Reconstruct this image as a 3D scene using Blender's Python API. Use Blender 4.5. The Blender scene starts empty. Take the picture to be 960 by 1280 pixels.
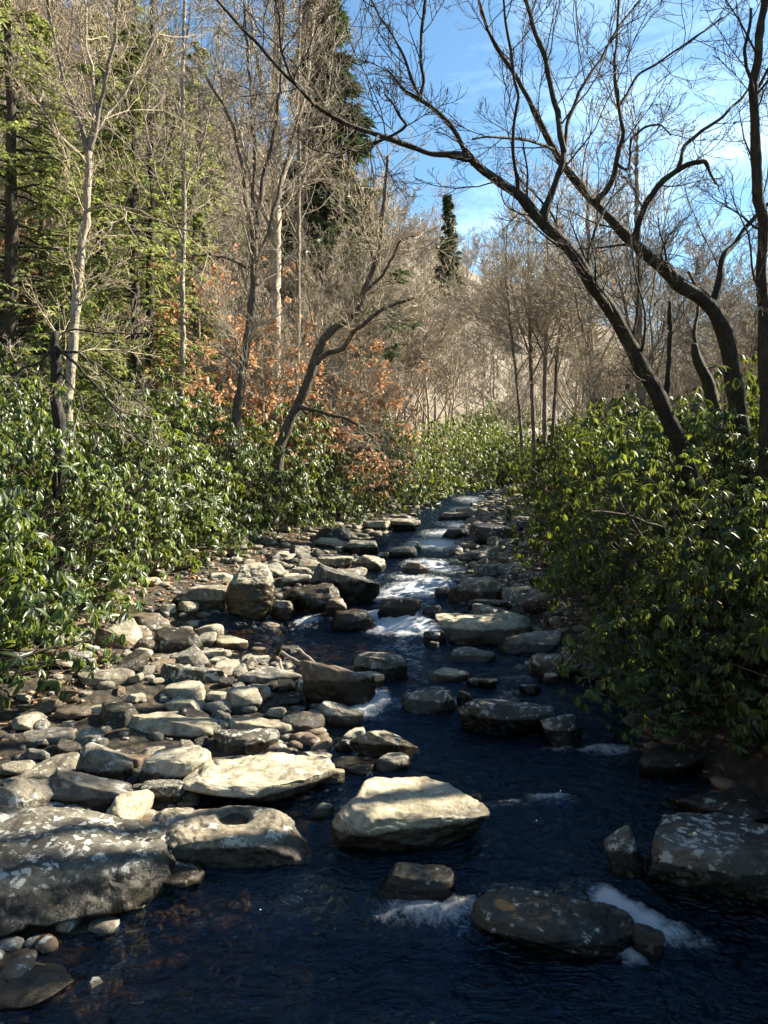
import bpy, math, random
import numpy as np
from mathutils import Vector

scene = bpy.context.scene
COL = scene.collection
RNG = np.random.default_rng(11)

# ------------------------------------------------------------------ camera
CAM = np.array([0.0, 0.0, 3.0])
FPX = 1000.0                      # focal length in photo pixels (photo 960 x 1280)
PITCH = math.atan(48 / FPX)       # looking slightly down

def ray(px, py):
    x, y, z = (px - 480) / FPX, (640 - py) / FPX, -1.0
    c, s = math.cos(PITCH), math.sin(PITCH)
    f = np.array([0, c, -s]); u = np.array([0, s, c]); r = np.array([1.0, 0, 0])
    return r * x + u * y + f

def P(px, py, D):
    """the point seen at photo pixel px,py whose forward distance is D metres"""
    d = ray(px, py)
    return CAM + d * (D / d[1])

# ------------------------------------------------------------------ noise
_perm = np.random.default_rng(5).permutation(256)
_perm = np.concatenate([_perm, _perm, _perm])
_grad = np.random.default_rng(6).normal(size=(256, 3)); _grad /= np.linalg.norm(_grad, axis=1)[:, None]

def noise3(p):
    p = np.asarray(p, float)
    i = np.floor(p).astype(int); f = p - i; i &= 255
    u = f * f * f * (f * (f * 6 - 15) + 10)
    def g(dx, dy, dz):
        h = _perm[(_perm[(_perm[(i[..., 0] + dx) & 255] + i[..., 1] + dy) & 255] + i[..., 2] + dz) & 255]
        return (_grad[h] * (f - np.array([dx, dy, dz]))).sum(-1)
    def L(a, b, t): return a + (b - a) * t
    x0 = L(L(g(0,0,0), g(1,0,0), u[...,0]), L(g(0,1,0), g(1,1,0), u[...,0]), u[...,1])
    x1 = L(L(g(0,0,1), g(1,0,1), u[...,0]), L(g(0,1,1), g(1,1,1), u[...,0]), u[...,1])
    return L(x0, x1, u[...,2]) * 1.6

def fbm(p, o=4, gain=.5):
    s = 0; a = 1; p = np.asarray(p, float)
    for k in range(o):
        s = s + a * noise3(p * 2**k + 17.3 * k); a *= gain
    return s

# ------------------------------------------------------------------ mesh helpers
def mk_mesh(name, verts, faces, mat=None, smooth=True, attrs=None):
    """faces: (n,3) or (n,4) int array, or list of such arrays"""
    me = bpy.data.meshes.new(name)
    verts = np.ascontiguousarray(verts, dtype=np.float32)
    fl = faces if isinstance(faces, list) else [faces]
    fl = [np.asarray(f, dtype=np.int32) for f in fl if len(f)]
    loops = np.concatenate([f.ravel() for f in fl])
    tot = np.concatenate([np.full(len(f), f.shape[1], dtype=np.int32) for f in fl])
    start = np.concatenate([[0], np.cumsum(tot)[:-1]]).astype(np.int32)
    me.vertices.add(len(verts)); me.vertices.foreach_set('co', verts.ravel())
    me.loops.add(len(loops)); me.loops.foreach_set('vertex_index', loops)
    me.polygons.add(len(tot)); me.polygons.foreach_set('loop_start', start)
    try: me.polygons.foreach_set('loop_total', tot)
    except Exception: pass
    me.update(calc_edges=True)
    me.polygons.foreach_set('use_smooth', np.full(len(tot), smooth))
    for k, v in (attrs or {}).items():
        a = me.attributes.new(k, 'FLOAT', 'POINT'); a.data.foreach_set('value', np.asarray(v, dtype=np.float32))
    if mat: me.materials.append(mat)
    return me

def tag(o, label=None, cat=None, group=None, kind=None):
    if label: o['label'] = label
    if cat: o['category'] = cat
    if group: o['group'] = group
    if kind: o['kind'] = kind
    return o

def link(name, me, parent=None, loc=None, rot=None, scale=None):
    o = bpy.data.objects.new(name, me); COL.objects.link(o)
    if parent is not None: o.parent = parent
    if loc is not None: o.location = tuple(float(v) for v in loc)
    if rot is not None: o.rotation_euler = rot
    if scale is not None: o.scale = scale
    return o

def empty(name, loc, rz=0, scale=1):
    o = link(name, None, loc=loc); o.rotation_euler.z = rz; o.scale = (scale,) * 3
    o.empty_display_size = .3
    return o

def copy_tree(root, loc, rz, scale=1.0, label=None, group=None):
    r = root.copy(); COL.objects.link(r)
    r.location = tuple(float(v) for v in loc); r.rotation_euler.z = rz
    r.scale = (scale,) * 3 if np.isscalar(scale) else scale
    for ch in list(root.children):
        c = ch.copy(); COL.objects.link(c); c.parent = r
    if label: r['label'] = label
    if group: r['group'] = group
    return r

# ------------------------------------------------------------------ stream and terrain functions
def interp(xs, ys, smooth=True):
    xs = np.array(xs, float); ys = np.array(ys, float)
    g = np.linspace(xs[0], xs[-1], 4000); v = np.interp(g, xs, ys)
    if smooth:
        # pchip-like smoothing: slopes limited cubic
        h = np.diff(xs); d = np.diff(ys) / h
        m = np.zeros(len(xs)); m[0] = d[0]; m[-1] = d[-1]
        for k in range(1, len(xs) - 1):
            m[k] = 0 if d[k-1] * d[k] <= 0 else 2 * d[k-1] * d[k] / (d[k-1] + d[k])
        k = np.clip(np.searchsorted(xs, g, side='right') - 1, 0, len(xs) - 2)
        t = (g - xs[k]) / h[k]
        v = ((2*t**3-3*t**2+1)*ys[k] + (t**3-2*t**2+t)*h[k]*m[k] + (-2*t**3+3*t**2)*ys[k+1] + (t**3-t**2)*h[k]*m[k+1])
    return lambda q: np.interp(q, g, v)

ZW = interp([-20, 4.9, 5.55, 9.0, 9.9, 13.4, 14.3, 16.2, 16.9, 20, 30, 50, 80, 120, 200, 400],
            [-.02, 0, .13, .16, .30, .33, .55, .6, .72, .84, 1.12, 1.66, 2.2, 3.0, 4.2, 6.0])
WL = interp([-20, 3, 4.5, 5.5, 7, 8.5, 10, 11, 12, 14, 16, 18, 22, 30, 50, 80, 120, 180, 260, 400],
            [-3.5, -2.7, -2.2, -1.8, -1.7, -.7, -.9, -1.8, -2.7, -3.0, -1.7, -.5, -.8, .8, 3.0, 12, 33, 72, 127, 222])
WR = interp([-20, 5, 7.4, 10, 12, 14, 18, 22, 30, 50, 80, 120, 180, 260, 400],
            [5.5, 3.6, 3.0, 2.7, 2.3, 2.0, 1.8, 2.1, 3.1, 7.0, 17, 39, 79, 135, 232])
BL = interp([-20, 5, 8, 10, 12, 14.5, 21, 32, 45, 60, 80, 120, 180, 260, 400],
            [-6, -5.2, -5.0, -4.8, -4.8, -4.6, -3.8, -1.2, 2.4, 5.5, 10.5, 31, 70, 125, 220])
BR = interp([-20, 4, 8, 10.5, 14, 22, 38, 55, 80, 120, 180, 260, 400],
            [6.4, 4.2, 3.3, 3.1, 3.2, 4.2, 6.6, 9.5, 19, 41, 81, 138, 235])

def terrain(x, y):
    x = np.asarray(x, float); y = np.asarray(y, float)
    zw = ZW(y); wl = WL(y); wr = WR(y); bl = BL(y); br = BR(y)
    mid = (wl + wr) / 2; hw = np.maximum((wr - wl) / 2, .5)
    q = np.clip(np.abs(x - mid) / hw, 0, 1)
    bed = zw - (.30 - .12 * ((y > 10.2) & (y < 15))) * (1 - q**2) - .02
    left = np.clip((wl - x) / np.maximum(wl - bl, .3), 0, None)
    right = np.clip((x - wr) / np.maximum(br - wr, .3), 0, None)
    z = np.where(x < wl, zw + .0 + .30 * np.minimum(left, 1)**1.3, np.where(x > wr, zw + .40 * np.minimum(right, 1)**1.1, bed))
    dl = np.clip(bl - x, 0, None); dr = np.clip(x - br, 0, None)
    hill_l = .16 * np.minimum(dl, 5) + .74 * np.clip(dl - 4, 0, 75) + .2 * np.clip(dl - 79, 0, None)
    hill_r = .06 * np.minimum(dr, 16) + .36 * np.clip(dr - 13, 0, 90)
    z = z + hill_l + hill_r
    p = np.stack([x, y, np.zeros_like(x)], -1)
    far = np.clip((dl + dr) / 10, 0, 1)
    z = z + .045 * fbm(p * 1.7, 3) + far * 2.2 * fbm(p * .045, 3) + far * .25 * fbm(p * .5, 2)
    return z

def G(x, y): return float(terrain(np.array([x]), np.array([y]))[0])

def D_at(py, lift=0.0, px=480):
    """forward distance where the view ray at row py meets the stream level (plus lift)"""
    ds = np.linspace(3.5, 120, 6000)
    d = ray(px, py); zr = CAM[2] + ds * d[2] / d[1]
    s = np.where(zr <= ZW(ds) + lift)[0]
    return float(ds[s[0]]) if len(s) else 90.0
# ------------------------------------------------------------------ materials
def new_mat(name):
    m = bpy.data.materials.new(name); m.use_nodes = True
    nt = m.node_tree; nt.nodes.clear()
    return m, nt
def N(nt, typ, **kw):
    n = nt.nodes.new(typ)
    for k, v in kw.items():
        if k.startswith('i_'):
            key = k[2:]
            key = int(key) if key.isdigit() else key.replace('_', ' ')
            n.inputs[key].default_value = v
        else: setattr(n, k, v)
    return n
def ramp(nt, fac, stops, interp='LINEAR'):
    r = nt.nodes.new('ShaderNodeValToRGB'); r.color_ramp.interpolation = interp
    e = r.color_ramp.elements
    while len(e) < len(stops): e.new(.5)
    for k, (p, c) in enumerate(stops):
        e[k].position = p; e[k].color = (*c, 1) if len(c) == 3 else c
    nt.links.new(fac, r.inputs[0]); return r.outputs[0]
def mixc(nt, fac, a, b, mode='MIX'):
    n = nt.nodes.new('ShaderNodeMix'); n.data_type = 'RGBA'; n.blend_type = mode
    for s, v in ((n.inputs[0], fac), (n.inputs[6], a), (n.inputs[7], b)):
        if hasattr(v, 'is_linked'): nt.links.new(v, s)
        else: s.default_value = v if np.isscalar(v) else ((*v, 1) if len(v) == 3 else v)
    return n.outputs[2]
def math_(nt, op, a, b=None, c=None, clamp=False):
    n = nt.nodes.new('ShaderNodeMath'); n.operation = op; n.use_clamp = clamp
    for s, v in zip(n.inputs, (a, b, c)):
        if v is None: continue
        if hasattr(v, 'is_linked'): nt.links.new(v, s)
        else: s.default_value = v
    return n.outputs[0]
def noise_n(nt, scale, detail=4, rough=.55, vec=None, dist=0):
    n = N(nt, 'ShaderNodeTexNoise', i_Scale=scale, i_Detail=detail, i_Roughness=rough, i_Distortion=dist)
    if vec is not None: nt.links.new(vec, n.inputs['Vector'])
    return n.outputs[0]
def attr(nt, name):
    return N(nt, 'ShaderNodeAttribute', attribute_name=name).outputs['Fac']
def bump(nt, h, strength, dist=.02, normal=None):
    b = N(nt, 'ShaderNodeBump', i_Strength=strength, i_Distance=dist); nt.links.new(h, b.inputs['Height'])
    if normal is not None: nt.links.new(normal, b.inputs['Normal'])
    return b.outputs[0]
def pbsdf(nt, base, rough, normal=None, spec=.5):
    p = N(nt, 'ShaderNodeBsdfPrincipled')
    for key, v in (('Base Color', base), ('Roughness', rough), ('Specular IOR Level', spec)):
        if hasattr(v, 'is_linked'): nt.links.new(v, p.inputs[key])
        else: p.inputs[key].default_value = v if np.isscalar(v) else (*v, 1)
    if normal is not None: nt.links.new(normal, p.inputs['Normal'])
    return p.outputs[0]
def out(nt, s):
    o = N(nt, 'ShaderNodeOutputMaterial'); nt.links.new(s, o.inputs[0])
def coords(nt, seed=True):
    tc = N(nt, 'ShaderNodeTexCoord').outputs['Object']
    if not seed: return tc
    oi = N(nt, 'ShaderNodeObjectInfo').outputs['Random']
    v = N(nt, 'ShaderNodeVectorMath', operation='ADD'); nt.links.new(tc, v.inputs[0])
    s = N(nt, 'ShaderNodeVectorMath', operation='SCALE'); s.inputs[0].default_value = (37, 61, 23); nt.links.new(oi, s.inputs['Scale'])
    nt.links.new(s.outputs[0], v.inputs[1]); return v.outputs[0]

def rock_mat(name, c_lo, c_hi, lichen=0.0, rough=.75, stain=.5):
    m, nt = new_mat(name); v = coords(nt)
    n1 = noise_n(nt, 1.6, 6, .6, v, .6); n2 = noise_n(nt, 9, 8, .7, v); n3 = noise_n(nt, 45, 6, .7, v)
    base = ramp(nt, n1, [(.32, c_lo), (.62, c_hi)])
    mott = ramp(nt, n2, [(.35, (.50, .49, .47)), (.52, (.95, .95, .95)), (.7, (1.12, 1.08, 1.0))])
    base = mixc(nt, 1.0, base, mott, 'MULTIPLY')
    spk = ramp(nt, n3, [(.36, (.55, .54, .52)), (.5, (1, 1, 1))])
    base = mixc(nt, .6, base, spk, 'MULTIPLY')
    # dark moss and algae film patches
    st = ramp(nt, noise_n(nt, 3.3, 9, .75, v, 1.2), [(.50, (0, 0, 0)), (.60, (1, 1, 1))])
    st = math_(nt, 'MULTIPLY', st, stain)
    base = mixc(nt, st, base, (.045, .042, .032))
    if lichen > 0:
        vo = N(nt, 'ShaderNodeTexVoronoi', i_Scale=14, i_Randomness=1.0)
        nv = N(nt, 'ShaderNodeTexNoise', i_Scale=12, i_Detail=3); nt.links.new(v, nv.inputs[0])
        av = mixc(nt, .12, v, nv.outputs[1]); nt.links.new(av, vo.inputs[0])
        spots = ramp(nt, vo.outputs['Distance'], [(.27, (1, 1, 1)), (.36, (0, 0, 0))])
        reg = ramp(nt, noise_n(nt, 2.3, 5, .65, v, .4), [(.56 - .12 * lichen, (0, 0, 0)), (.62 - .1 * lichen, (1, 1, 1))])
        big = ramp(nt, noise_n(nt, 6, 8, .75, v, .3), [(.60 - .05 * lichen, (0, 0, 0)), (.64 - .05 * lichen, (1, 1, 1))])
        f = math_(nt, 'MAXIMUM', math_(nt, 'MULTIPLY', spots, reg), big)
        base = mixc(nt, math_(nt, 'MULTIPLY', f, .85), base, (.50, .52, .49))
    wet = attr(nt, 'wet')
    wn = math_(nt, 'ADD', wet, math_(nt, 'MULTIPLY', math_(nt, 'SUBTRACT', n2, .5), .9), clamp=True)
    wet_shade = ramp(nt, wn, [(.42, (0, 0, 0)), (.58, (1, 1, 1))])
    base = mixc(nt, wet_shade, base, mixc(nt, 1.0, base, (.15, .135, .11), 'MULTIPLY'))  # darkens the wet foot and the shade painted in above it
    pt = math_(nt, 'ADD', attr(nt, 'patch'), math_(nt, 'MULTIPLY', math_(nt, 'SUBTRACT', n2, .5), 1.2))
    base = mixc(nt, ramp(nt, pt, [(.45, (0, 0, 0)), (.6, (1, 1, 1))]), base, (.30, .15, .045))
    tint = N(nt, 'ShaderNodeObjectInfo').outputs['Random']
    base = mixc(nt, 1.0, base, ramp(nt, tint, [(0, (.72, .72, .74)), (.5, (1, .97, .92)), (1, (1.1, 1.02, .9))]), 'MULTIPLY')
    ro = math_(nt, 'SUBTRACT', rough, math_(nt, 'MULTIPLY', wet_shade, rough - .22))
    h = math_(nt, 'ADD', math_(nt, 'MULTIPLY', n2, .8), math_(nt, 'MULTIPLY', n3, .35))
    nb = bump(nt, h, .75, .03)
    out(nt, pbsdf(nt, base, ro, nb, .32)); return m

M = {}
M['pale'] = rock_mat('rock_dry', (.28, .26, .20), (.50, .46, .36), 0.2, stain=.5)
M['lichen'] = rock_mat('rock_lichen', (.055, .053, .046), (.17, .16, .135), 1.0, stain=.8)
M['grey'] = rock_mat('rock_grey', (.10, .095, .083), (.29, .265, .215), .6, stain=.7)
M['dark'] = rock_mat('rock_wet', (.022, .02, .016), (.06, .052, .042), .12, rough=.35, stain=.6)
M['brown'] = rock_mat('rock_brown', (.09, .066, .045), (.20, .15, .105), .1, rough=.5)

# ground: leaf litter, silt, damp stones
def ground_mat():
    m, nt = new_mat('forest_floor'); v = coords(nt, False)
    n1 = noise_n(nt, .6, 5, .6, v); n2 = noise_n(nt, 14, 8, .75, v); 
    vo = N(nt, 'ShaderNodeTexVoronoi', i_Scale=9, i_Randomness=1.0); nt.links.new(v, vo.inputs[0])
    lit = mixc(nt, ramp(nt, n1, [(.35, (0,0,0)), (.65, (1,1,1))]), (.07, .05, .032), (.17, .125, .08))
    lit = mixc(nt, 1.0, lit, ramp(nt, n2, [(.3, (.35,.33,.3)), (.55, (1,1,1)), (.72, (1.35,1.25,1.1))]), 'MULTIPLY')
    lit = mixc(nt, .35, lit, vo.outputs['Color'], 'OVERLAY')
    bed = mixc(nt, ramp(nt, n2, [(.35, (0,0,0)), (.65, (1,1,1))]), (.022, .018, .012), (.10, .075, .042))
    vb = ramp(nt, vo.outputs['Distance'], [(.0, (1.3,1.2,1.0)), (.6, (.3,.3,.3))])
    bed = mixc(nt, 1.0, bed, vb, 'MULTIPLY')
    bed = mixc(nt, attr(nt, 'silt'), bed, mixc(nt, 1.0, (.42, .29, .11), vb, 'MULTIPLY'))
    base = mixc(nt, attr(nt, 'bank'), bed, lit)
    h = math_(nt, 'ADD', n2, math_(nt, 'MULTIPLY', vo.outputs['Distance'], -1.0))
    out(nt, pbsdf(nt, base, .8, bump(nt, h, .9, .05))); return m
M['ground'] = ground_mat()

def water_mat():
    m, nt = new_mat('stream_water'); v = coords(nt, False)
    mp = N(nt, 'ShaderNodeMapping'); mp.inputs['Scale'].default_value = (1.0, 1.5, 1); nt.links.new(v, mp.inputs[0])
    a = noise_n(nt, 2.6, 3, .5, mp.outputs[0], 2.0); b = noise_n(nt, 13, 5, .6, mp.outputs[0], 1.5)
    rg = math_(nt, 'ABSOLUTE', math_(nt, 'SUBTRACT', noise_n(nt, 5.5, 3, .5, mp.outputs[0], 2.2), .5))
    h = math_(nt, 'ADD', a, math_(nt, 'MULTIPLY', b, .30)); h = math_(nt, 'SUBTRACT', h, math_(nt, 'MULTIPLY', rg, .8))
    nb = bump(nt, h, 1.0, .085)
    fr = N(nt, 'ShaderNodeFresnel', i_IOR=1.58); nt.links.new(nb, fr.inputs['Normal'])
    gl = N(nt, 'ShaderNodeBsdfGlossy', i_Roughness=.01, i_Color=(.42, .68, 1, 1)); nt.links.new(nb, gl.inputs['Normal'])  # reflection tinted blue in the material to deepen the mirrored sky
    tr = N(nt, 'ShaderNodeBsdfTransparent')
    dep = attr(nt, 'depth')
    nt.links.new(ramp(nt, dep, [(0, (.80, .76, .62)), (.35, (.58, .46, .22)), (.7, (.16, .15, .09)), (1, (.03, .032, .03))]), tr.inputs[0])
    mx = N(nt, 'ShaderNodeMixShader'); nt.links.new(fr.outputs[0], mx.inputs[0]); nt.links.new(tr.outputs[0], mx.inputs[1]); nt.links.new(gl.outputs[0], mx.inputs[2])
    # aerated white water
    mp2 = N(nt, 'ShaderNodeMapping'); mp2.inputs['Scale'].default_value = (1.2, .9, 1); nt.links.new(v, mp2.inputs[0])
    f1 = noise_n(nt, 13, 12, .82, mp2.outputs[0], .5)
    fo = math_(nt, 'ADD', attr(nt, 'foam'), math_(nt, 'MULTIPLY', math_(nt, 'SUBTRACT', f1, .5), 1.7))
    ff = ramp(nt, fo, [(.45, (0,0,0)), (1.05, (1,1,1))])
    pf = pbsdf(nt, (.82, .85, .88), .5, bump(nt, f1, 1.0, .06))
    m2 = N(nt, 'ShaderNodeMixShader'); nt.links.new(ff, m2.inputs[0]); nt.links.new(mx.outputs[0], m2.inputs[1]); nt.links.new(pf, m2.inputs[2])
    out(nt, m2.outputs[0]); return m
M['water'] = water_mat()

def leaf_mat(name, dark, light, trans, tfac=.35, rough=.38, spec=.5):
    m, nt = new_mat(name); vr = attr(nt, 'var')
    c = ramp(nt, vr, [(0, dark), (.75, light), (1, tuple(min(1, k * 1.5) for k in light))])
    t = mixc(nt, vr, tuple(k * .6 for k in trans), trans)
    p = pbsdf(nt, c, rough, None, spec)
    tl = N(nt, 'ShaderNodeBsdfTranslucent'); nt.links.new(t, tl.inputs[0])
    mx = N(nt, 'ShaderNodeMixShader'); mx.inputs[0].default_value = tfac
    nt.links.new(p, mx.inputs[1]); nt.links.new(tl.outputs[0], mx.inputs[2]); out(nt, mx.outputs[0]); return m
M['rhodo'] = leaf_mat('rhododendron_leaf', (.006, .018, .006), (.062, .100, .022), (.36, .44, .05), .29, .38, .42)
M['hemlock'] = leaf_mat('hemlock_needles', (.12, .145, .045), (.33, .37, .12), (.46, .52, .15), .45, .6)
M['spruce'] = leaf_mat('spruce_needles', (.03, .052, .028), (.075, .115, .05), (.10, .15, .05), .2, .6)
M['beech'] = leaf_mat('beech_leaf', (.42, .22, .12), (.68, .38, .21), (.70, .38, .18), .4, .6)
M['moss_l'] = leaf_mat('litter_leaf', (.20, .10, .05), (.42, .24, .12), (.4, .2, .1), .2, .7)

def bark_mat(name, lo, hi, scale=1.0, moss=0.0, band=0.0):
    m, nt = new_mat(name); v = coords(nt)
    mp = N(nt, 'ShaderNodeMapping'); mp.inputs['Scale'].default_value = (1, 1, .22); nt.links.new(v, mp.inputs[0])
    n = noise_n(nt, 22 * scale, 8, .7, mp.outputs[0]); n2 = noise_n(nt, 3 * scale, 4, .6, v)
    c = ramp(nt, n, [(.34, lo), (.62, hi)])
    c = mixc(nt, .7, c, ramp(nt, n2, [(.3, (.55, .55, .55)), (.65, (1.2, 1.2, 1.2))]), 'MULTIPLY')
    if moss:
        mo = ramp(nt, noise_n(nt, 4, 7, .7, v), [(.62 - moss * .16, (0,0,0)), (.72 - moss * .16, (1,1,1))])
        c = mixc(nt, mo, c, (.09, .115, .03))
    if band:
        wv = N(nt, 'ShaderNodeMapping'); wv.inputs['Scale'].default_value = (.8, .8, 9); nt.links.new(v, wv.inputs[0])
        bb = ramp(nt, noise_n(nt, 3, 4, .6, wv.outputs[0]), [(.56, (0,0,0)), (.64, (1,1,1))])
        c = mixc(nt, math_(nt, 'MULTIPLY', bb, band), c, (.05, .04, .035))
    c = mixc(nt, 1.0, c, ramp(nt, N(nt, 'ShaderNodeObjectInfo').outputs['Random'], [(0, (.55, .55, .58)), (.5, (.95, .92, .88)), (1, (1.15, 1.08, .98))]), 'MULTIPLY')
    out(nt, pbsdf(nt, c, .85, bump(nt, n, 1.0, .07))); return m
M['bark_dark'] = bark_mat('bark_dark', (.018, .014, .011), (.085, .068, .05), 1, moss=.45)
M['bark_grey'] = bark_mat('bark_grey', (.10, .085, .065), (.34, .29, .225))
M['bark_mid'] = bark_mat('bark_mid', (.035, .027, .02), (.19, .15, .11))
M['bark_birch'] = bark_mat('bark_birch', (.22, .19, .15), (.46, .41, .33), band=.6)
M['bark_tan'] = bark_mat('bark_tan', (.26, .22, .165), (.52, .45, .35), .5)
M['twig'] = bark_mat('twig_grey', (.34, .29, .21), (.60, .53, .41), 1)
M['twig_dark'] = bark_mat('twig_dark', (.025, .02, .017), (.09, .072, .055), 1)
M['twig_far'] = bark_mat('twig_far', (.22, .18, .135), (.46, .385, .295), .3)
M['stem'] = bark_mat('shrub_stem', (.06, .048, .036), (.24, .20, .155), 2)
M['log'] = bark_mat('weathered_wood', (.22, .19, .15), (.5, .44, .36), 1.5)
# ------------------------------------------------------------------ terrain sheet
def build_terrain():
    ys = np.concatenate([np.linspace(-60, 3, 22)[:-1], 3 * (420 / 3) ** np.linspace(0, 1, 420)])
    u = np.concatenate([-np.geomspace(260, 9.2, 60), np.linspace(-9, 9, 200), np.geomspace(9.2, 300, 60)])
    Y, U = np.meshgrid(ys, u, indexing='ij')
    C = (WL(Y) + WR(Y)) / 2
    X = C + U; Z = terrain(X, Y)
    v = np.stack([X, Y, Z], -1).reshape(-1, 3)
    n = len(u); i = np.arange(len(ys) - 1)[:, None] * n + np.arange(n - 1)[None]
    f = np.stack([i, i + 1, i + n + 1, i + n], -1).reshape(-1, 4)
    bank = np.clip(np.maximum((BL(Y) + .3 - X) / .8, (X - BR(Y) - .4 - .9 * (Y < 11)) / .8), 0, 1).ravel()
    o = link('ground', mk_mesh('ground', v, f, M['ground'], attrs={'bank': bank, 'silt': (np.exp(-(((X + 1.2) / 1.7)**4 + ((Y - 12.2) / 1.9)**4)) * (X < WR(Y))).ravel()}))
    tag(o, kind='structure')
build_terrain()

# white water: (px, py, radius x m, radius y m, strength)
FOAM = [(540, 1143, .42, .11, .85), (500, 1140, .25, .10, .7), (590, 1140, .22, .08, .75), (762, 1136, .12, .12, 1.5), (780, 1150, .18, .12, 1.4), (805, 1162, .2, .10, 1.1), (835, 1172, .24, .09, .9), (870, 1182, .2, .06, .6),
        (790, 1196, .14, .10, .9), (690, 998, .30, .05, .8), (640, 1003, .2, .05, .55), (470, 872, .22, .22, 1.0), (455, 884, .32, .2, .9), (430, 858, .3, .1, .4),
        (545, 862, .2, .08, .6), (385, 776, .35, .12, .8), (430, 772, .35, .16, 1.0), (500, 786, .7, .35, 1.25), (470, 768, .4, .15, 1.0), (535, 790, .35, .25, 1.0),
        (520, 741, .9, .5, 1.0), (490, 745, .6, .5, .8), (540, 728, .6, .6, .8), (535, 706, .8, .8, .85), (560, 712, .6, .6, .7), (515, 722, .7, .6, .7),
        (545, 680, 1.0, 1.2, .9), (560, 668, 1.2, 1.5, .8), (575, 655, 1.2, 2, .7), (590, 640, 1.4, 3, .6), (590, 625, 1.6, 4, .6), (760, 940, .5, .12, .75), (700, 938, .3, .1, .6),
        (650, 847, .3, .08, .5), (860, 985, .3, .1, .4), (450, 783, .3, .1, .7), (640, 600, 2, 6, .5), (600, 852, .25, .06, .45)]
FW = []
for px, py, rx, ry, s in FOAM:
    D = D_at(py, 0, px); p = P(px, py, D); FW.append((p[0], p[1], rx, ry * 1.6, s))

def build_water():
    ys = np.concatenate([np.linspace(-20, 3.4, 30)[:-1], 3.4 * (140 / 3.4) ** np.linspace(0, 1, 640)])
    t = np.linspace(0, 1, 300)
    Y, T = np.meshgrid(ys, t, indexing='ij')
    X = (WL(Y) - 2.6) * (1 - T) + (WR(Y) + 2.2) * T
    base = ZW(Y)
    foam = np.zeros_like(X)
    for x, y, rx, ry, s in FW:
        foam = np.maximum(foam, s * np.exp(-(((X - x) / rx)**2 + ((Y - y) / ry)**2)))
    slope = np.gradient(ZW(ys), ys)[:, None] * np.ones_like(X)
    # lip of each step wanders across the stream
    wob = .35 * noise3(np.stack([X * .9, Y * 0 + 3, Y * 0], -1))
    Z = ZW(Y + wob * np.clip(Y / 8, .5, 2))
    p = np.stack([X, Y * .8, np.zeros_like(X)], -1)
    turb = np.clip(slope * 4, .15, 1)
    Z += .014 * fbm(p * 1.6 + 5, 3) + (.010 + .030 * np.clip(foam, 0, 1)) * fbm(np.stack([X * 5.5 + 1.5 * noise3(p * 2), Y * 3.6, X * 0], -1), 3)
    Z += .045 * np.clip(foam, 0, 1)
    foam = np.maximum(foam, np.clip((slope - .05) * 2.2, 0, .38) * (Y > 12))
    dep = np.clip((Z - terrain(X, Y)) / .42, 0, 1)
    v = np.stack([X, Y, Z], -1).reshape(-1, 3); n = len(t)
    i = np.arange(len(ys) - 1)[:, None] * n + np.arange(n - 1)[None]
    f = np.stack([i, i + 1, i + n + 1, i + n], -1).reshape(-1, 4)
    o = link('water', mk_mesh('water', v, f, M['water'], attrs={'foam': foam.ravel(), 'depth': dep.ravel()}))
    tag(o, kind='structure')
build_water()

# ------------------------------------------------------------------ rocks
def ico(sub):
    import bmesh
    bm = bmesh.new(); bmesh.ops.create_icosphere(bm, subdivisions=sub, radius=1)
    bm.verts.ensure_lookup_table()
    v = np.array([p.co[:] for p in bm.verts]); f = np.array([[q.index for q in p.verts] for p in bm.faces]); bm.free()
    return v, f
ICO = {k: ico(k) for k in (1, 2, 3, 4, 5, 6)}

def rot3(rx, ry, rz):
    cx, sx, cy, sy, cz, sz = math.cos(rx), math.sin(rx), math.cos(ry), math.sin(ry), math.cos(rz), math.sin(rz)
    return (np.array([[cz, -sz, 0], [sz, cz, 0], [0, 0, 1]]) @ np.array([[cy, 0, sy], [0, 1, 0], [-sy, 0, cy]]) @ np.array([[1, 0, 0], [0, cx, -sx], [0, sx, cx]]))

def rock_shape(sx, sy, sz, seed, sub=4, box=.66, flat=.55, rough=1.0, cuts=12):
    """river boulder, half extents sx sy sz"""
    r = np.random.default_rng(seed); v, f = ICO[sub]; v = v.copy()
    e = box
    v = np.sign(v) * np.abs(v) ** e; v /= np.maximum(np.abs(v).max(0), 1e-6)
    k = (np.abs(v) ** 2.6).sum(1) ** (1 / 2.6); v /= k[:, None]
    for _ in range(cuts):
        n = r.normal(size=3) * np.array([1, 1, .8]); n /= np.linalg.norm(n)
        c = r.uniform(.55, .9); d = np.clip(v @ n - c, 0, None); v = v - d[:, None] * n * r.uniform(.75, 1.0)
    n = np.array([r.normal() * .10, r.normal() * .10, 1]); n /= np.linalg.norm(n)
    d = np.clip(v @ n - flat, 0, None); v = v - d[:, None] * n * .9
    s = np.array([sx, sy, sz]); lo, hi = v.min(0), v.max(0); v = (v - (lo + hi) / 2) / ((hi - lo) / 2)
    v = v * s
    m = (sx * sy * sz) ** (1 / 3)
    off = r.uniform(0, 90, 3)
    nrm = v / s**2; nrm /= np.linalg.norm(nrm, axis=1)[:, None]
    lay = v.copy(); lay[:, 2] *= 2.2
    d = .10 * noise3(v / m * .9 + off) + .05 * noise3(lay / m * 2.4 + off) + rough * (.020 * fbm(lay / m * 6 + off, 3) - .045 * np.clip(.12 - np.abs(noise3(lay / m * 1.7 + off + 9)), 0, 1) * 6)
    v = v + nrm * (d * m)[:, None]
    return v, f

USED = []     # (x, y, radius) of the rocks already placed

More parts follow.
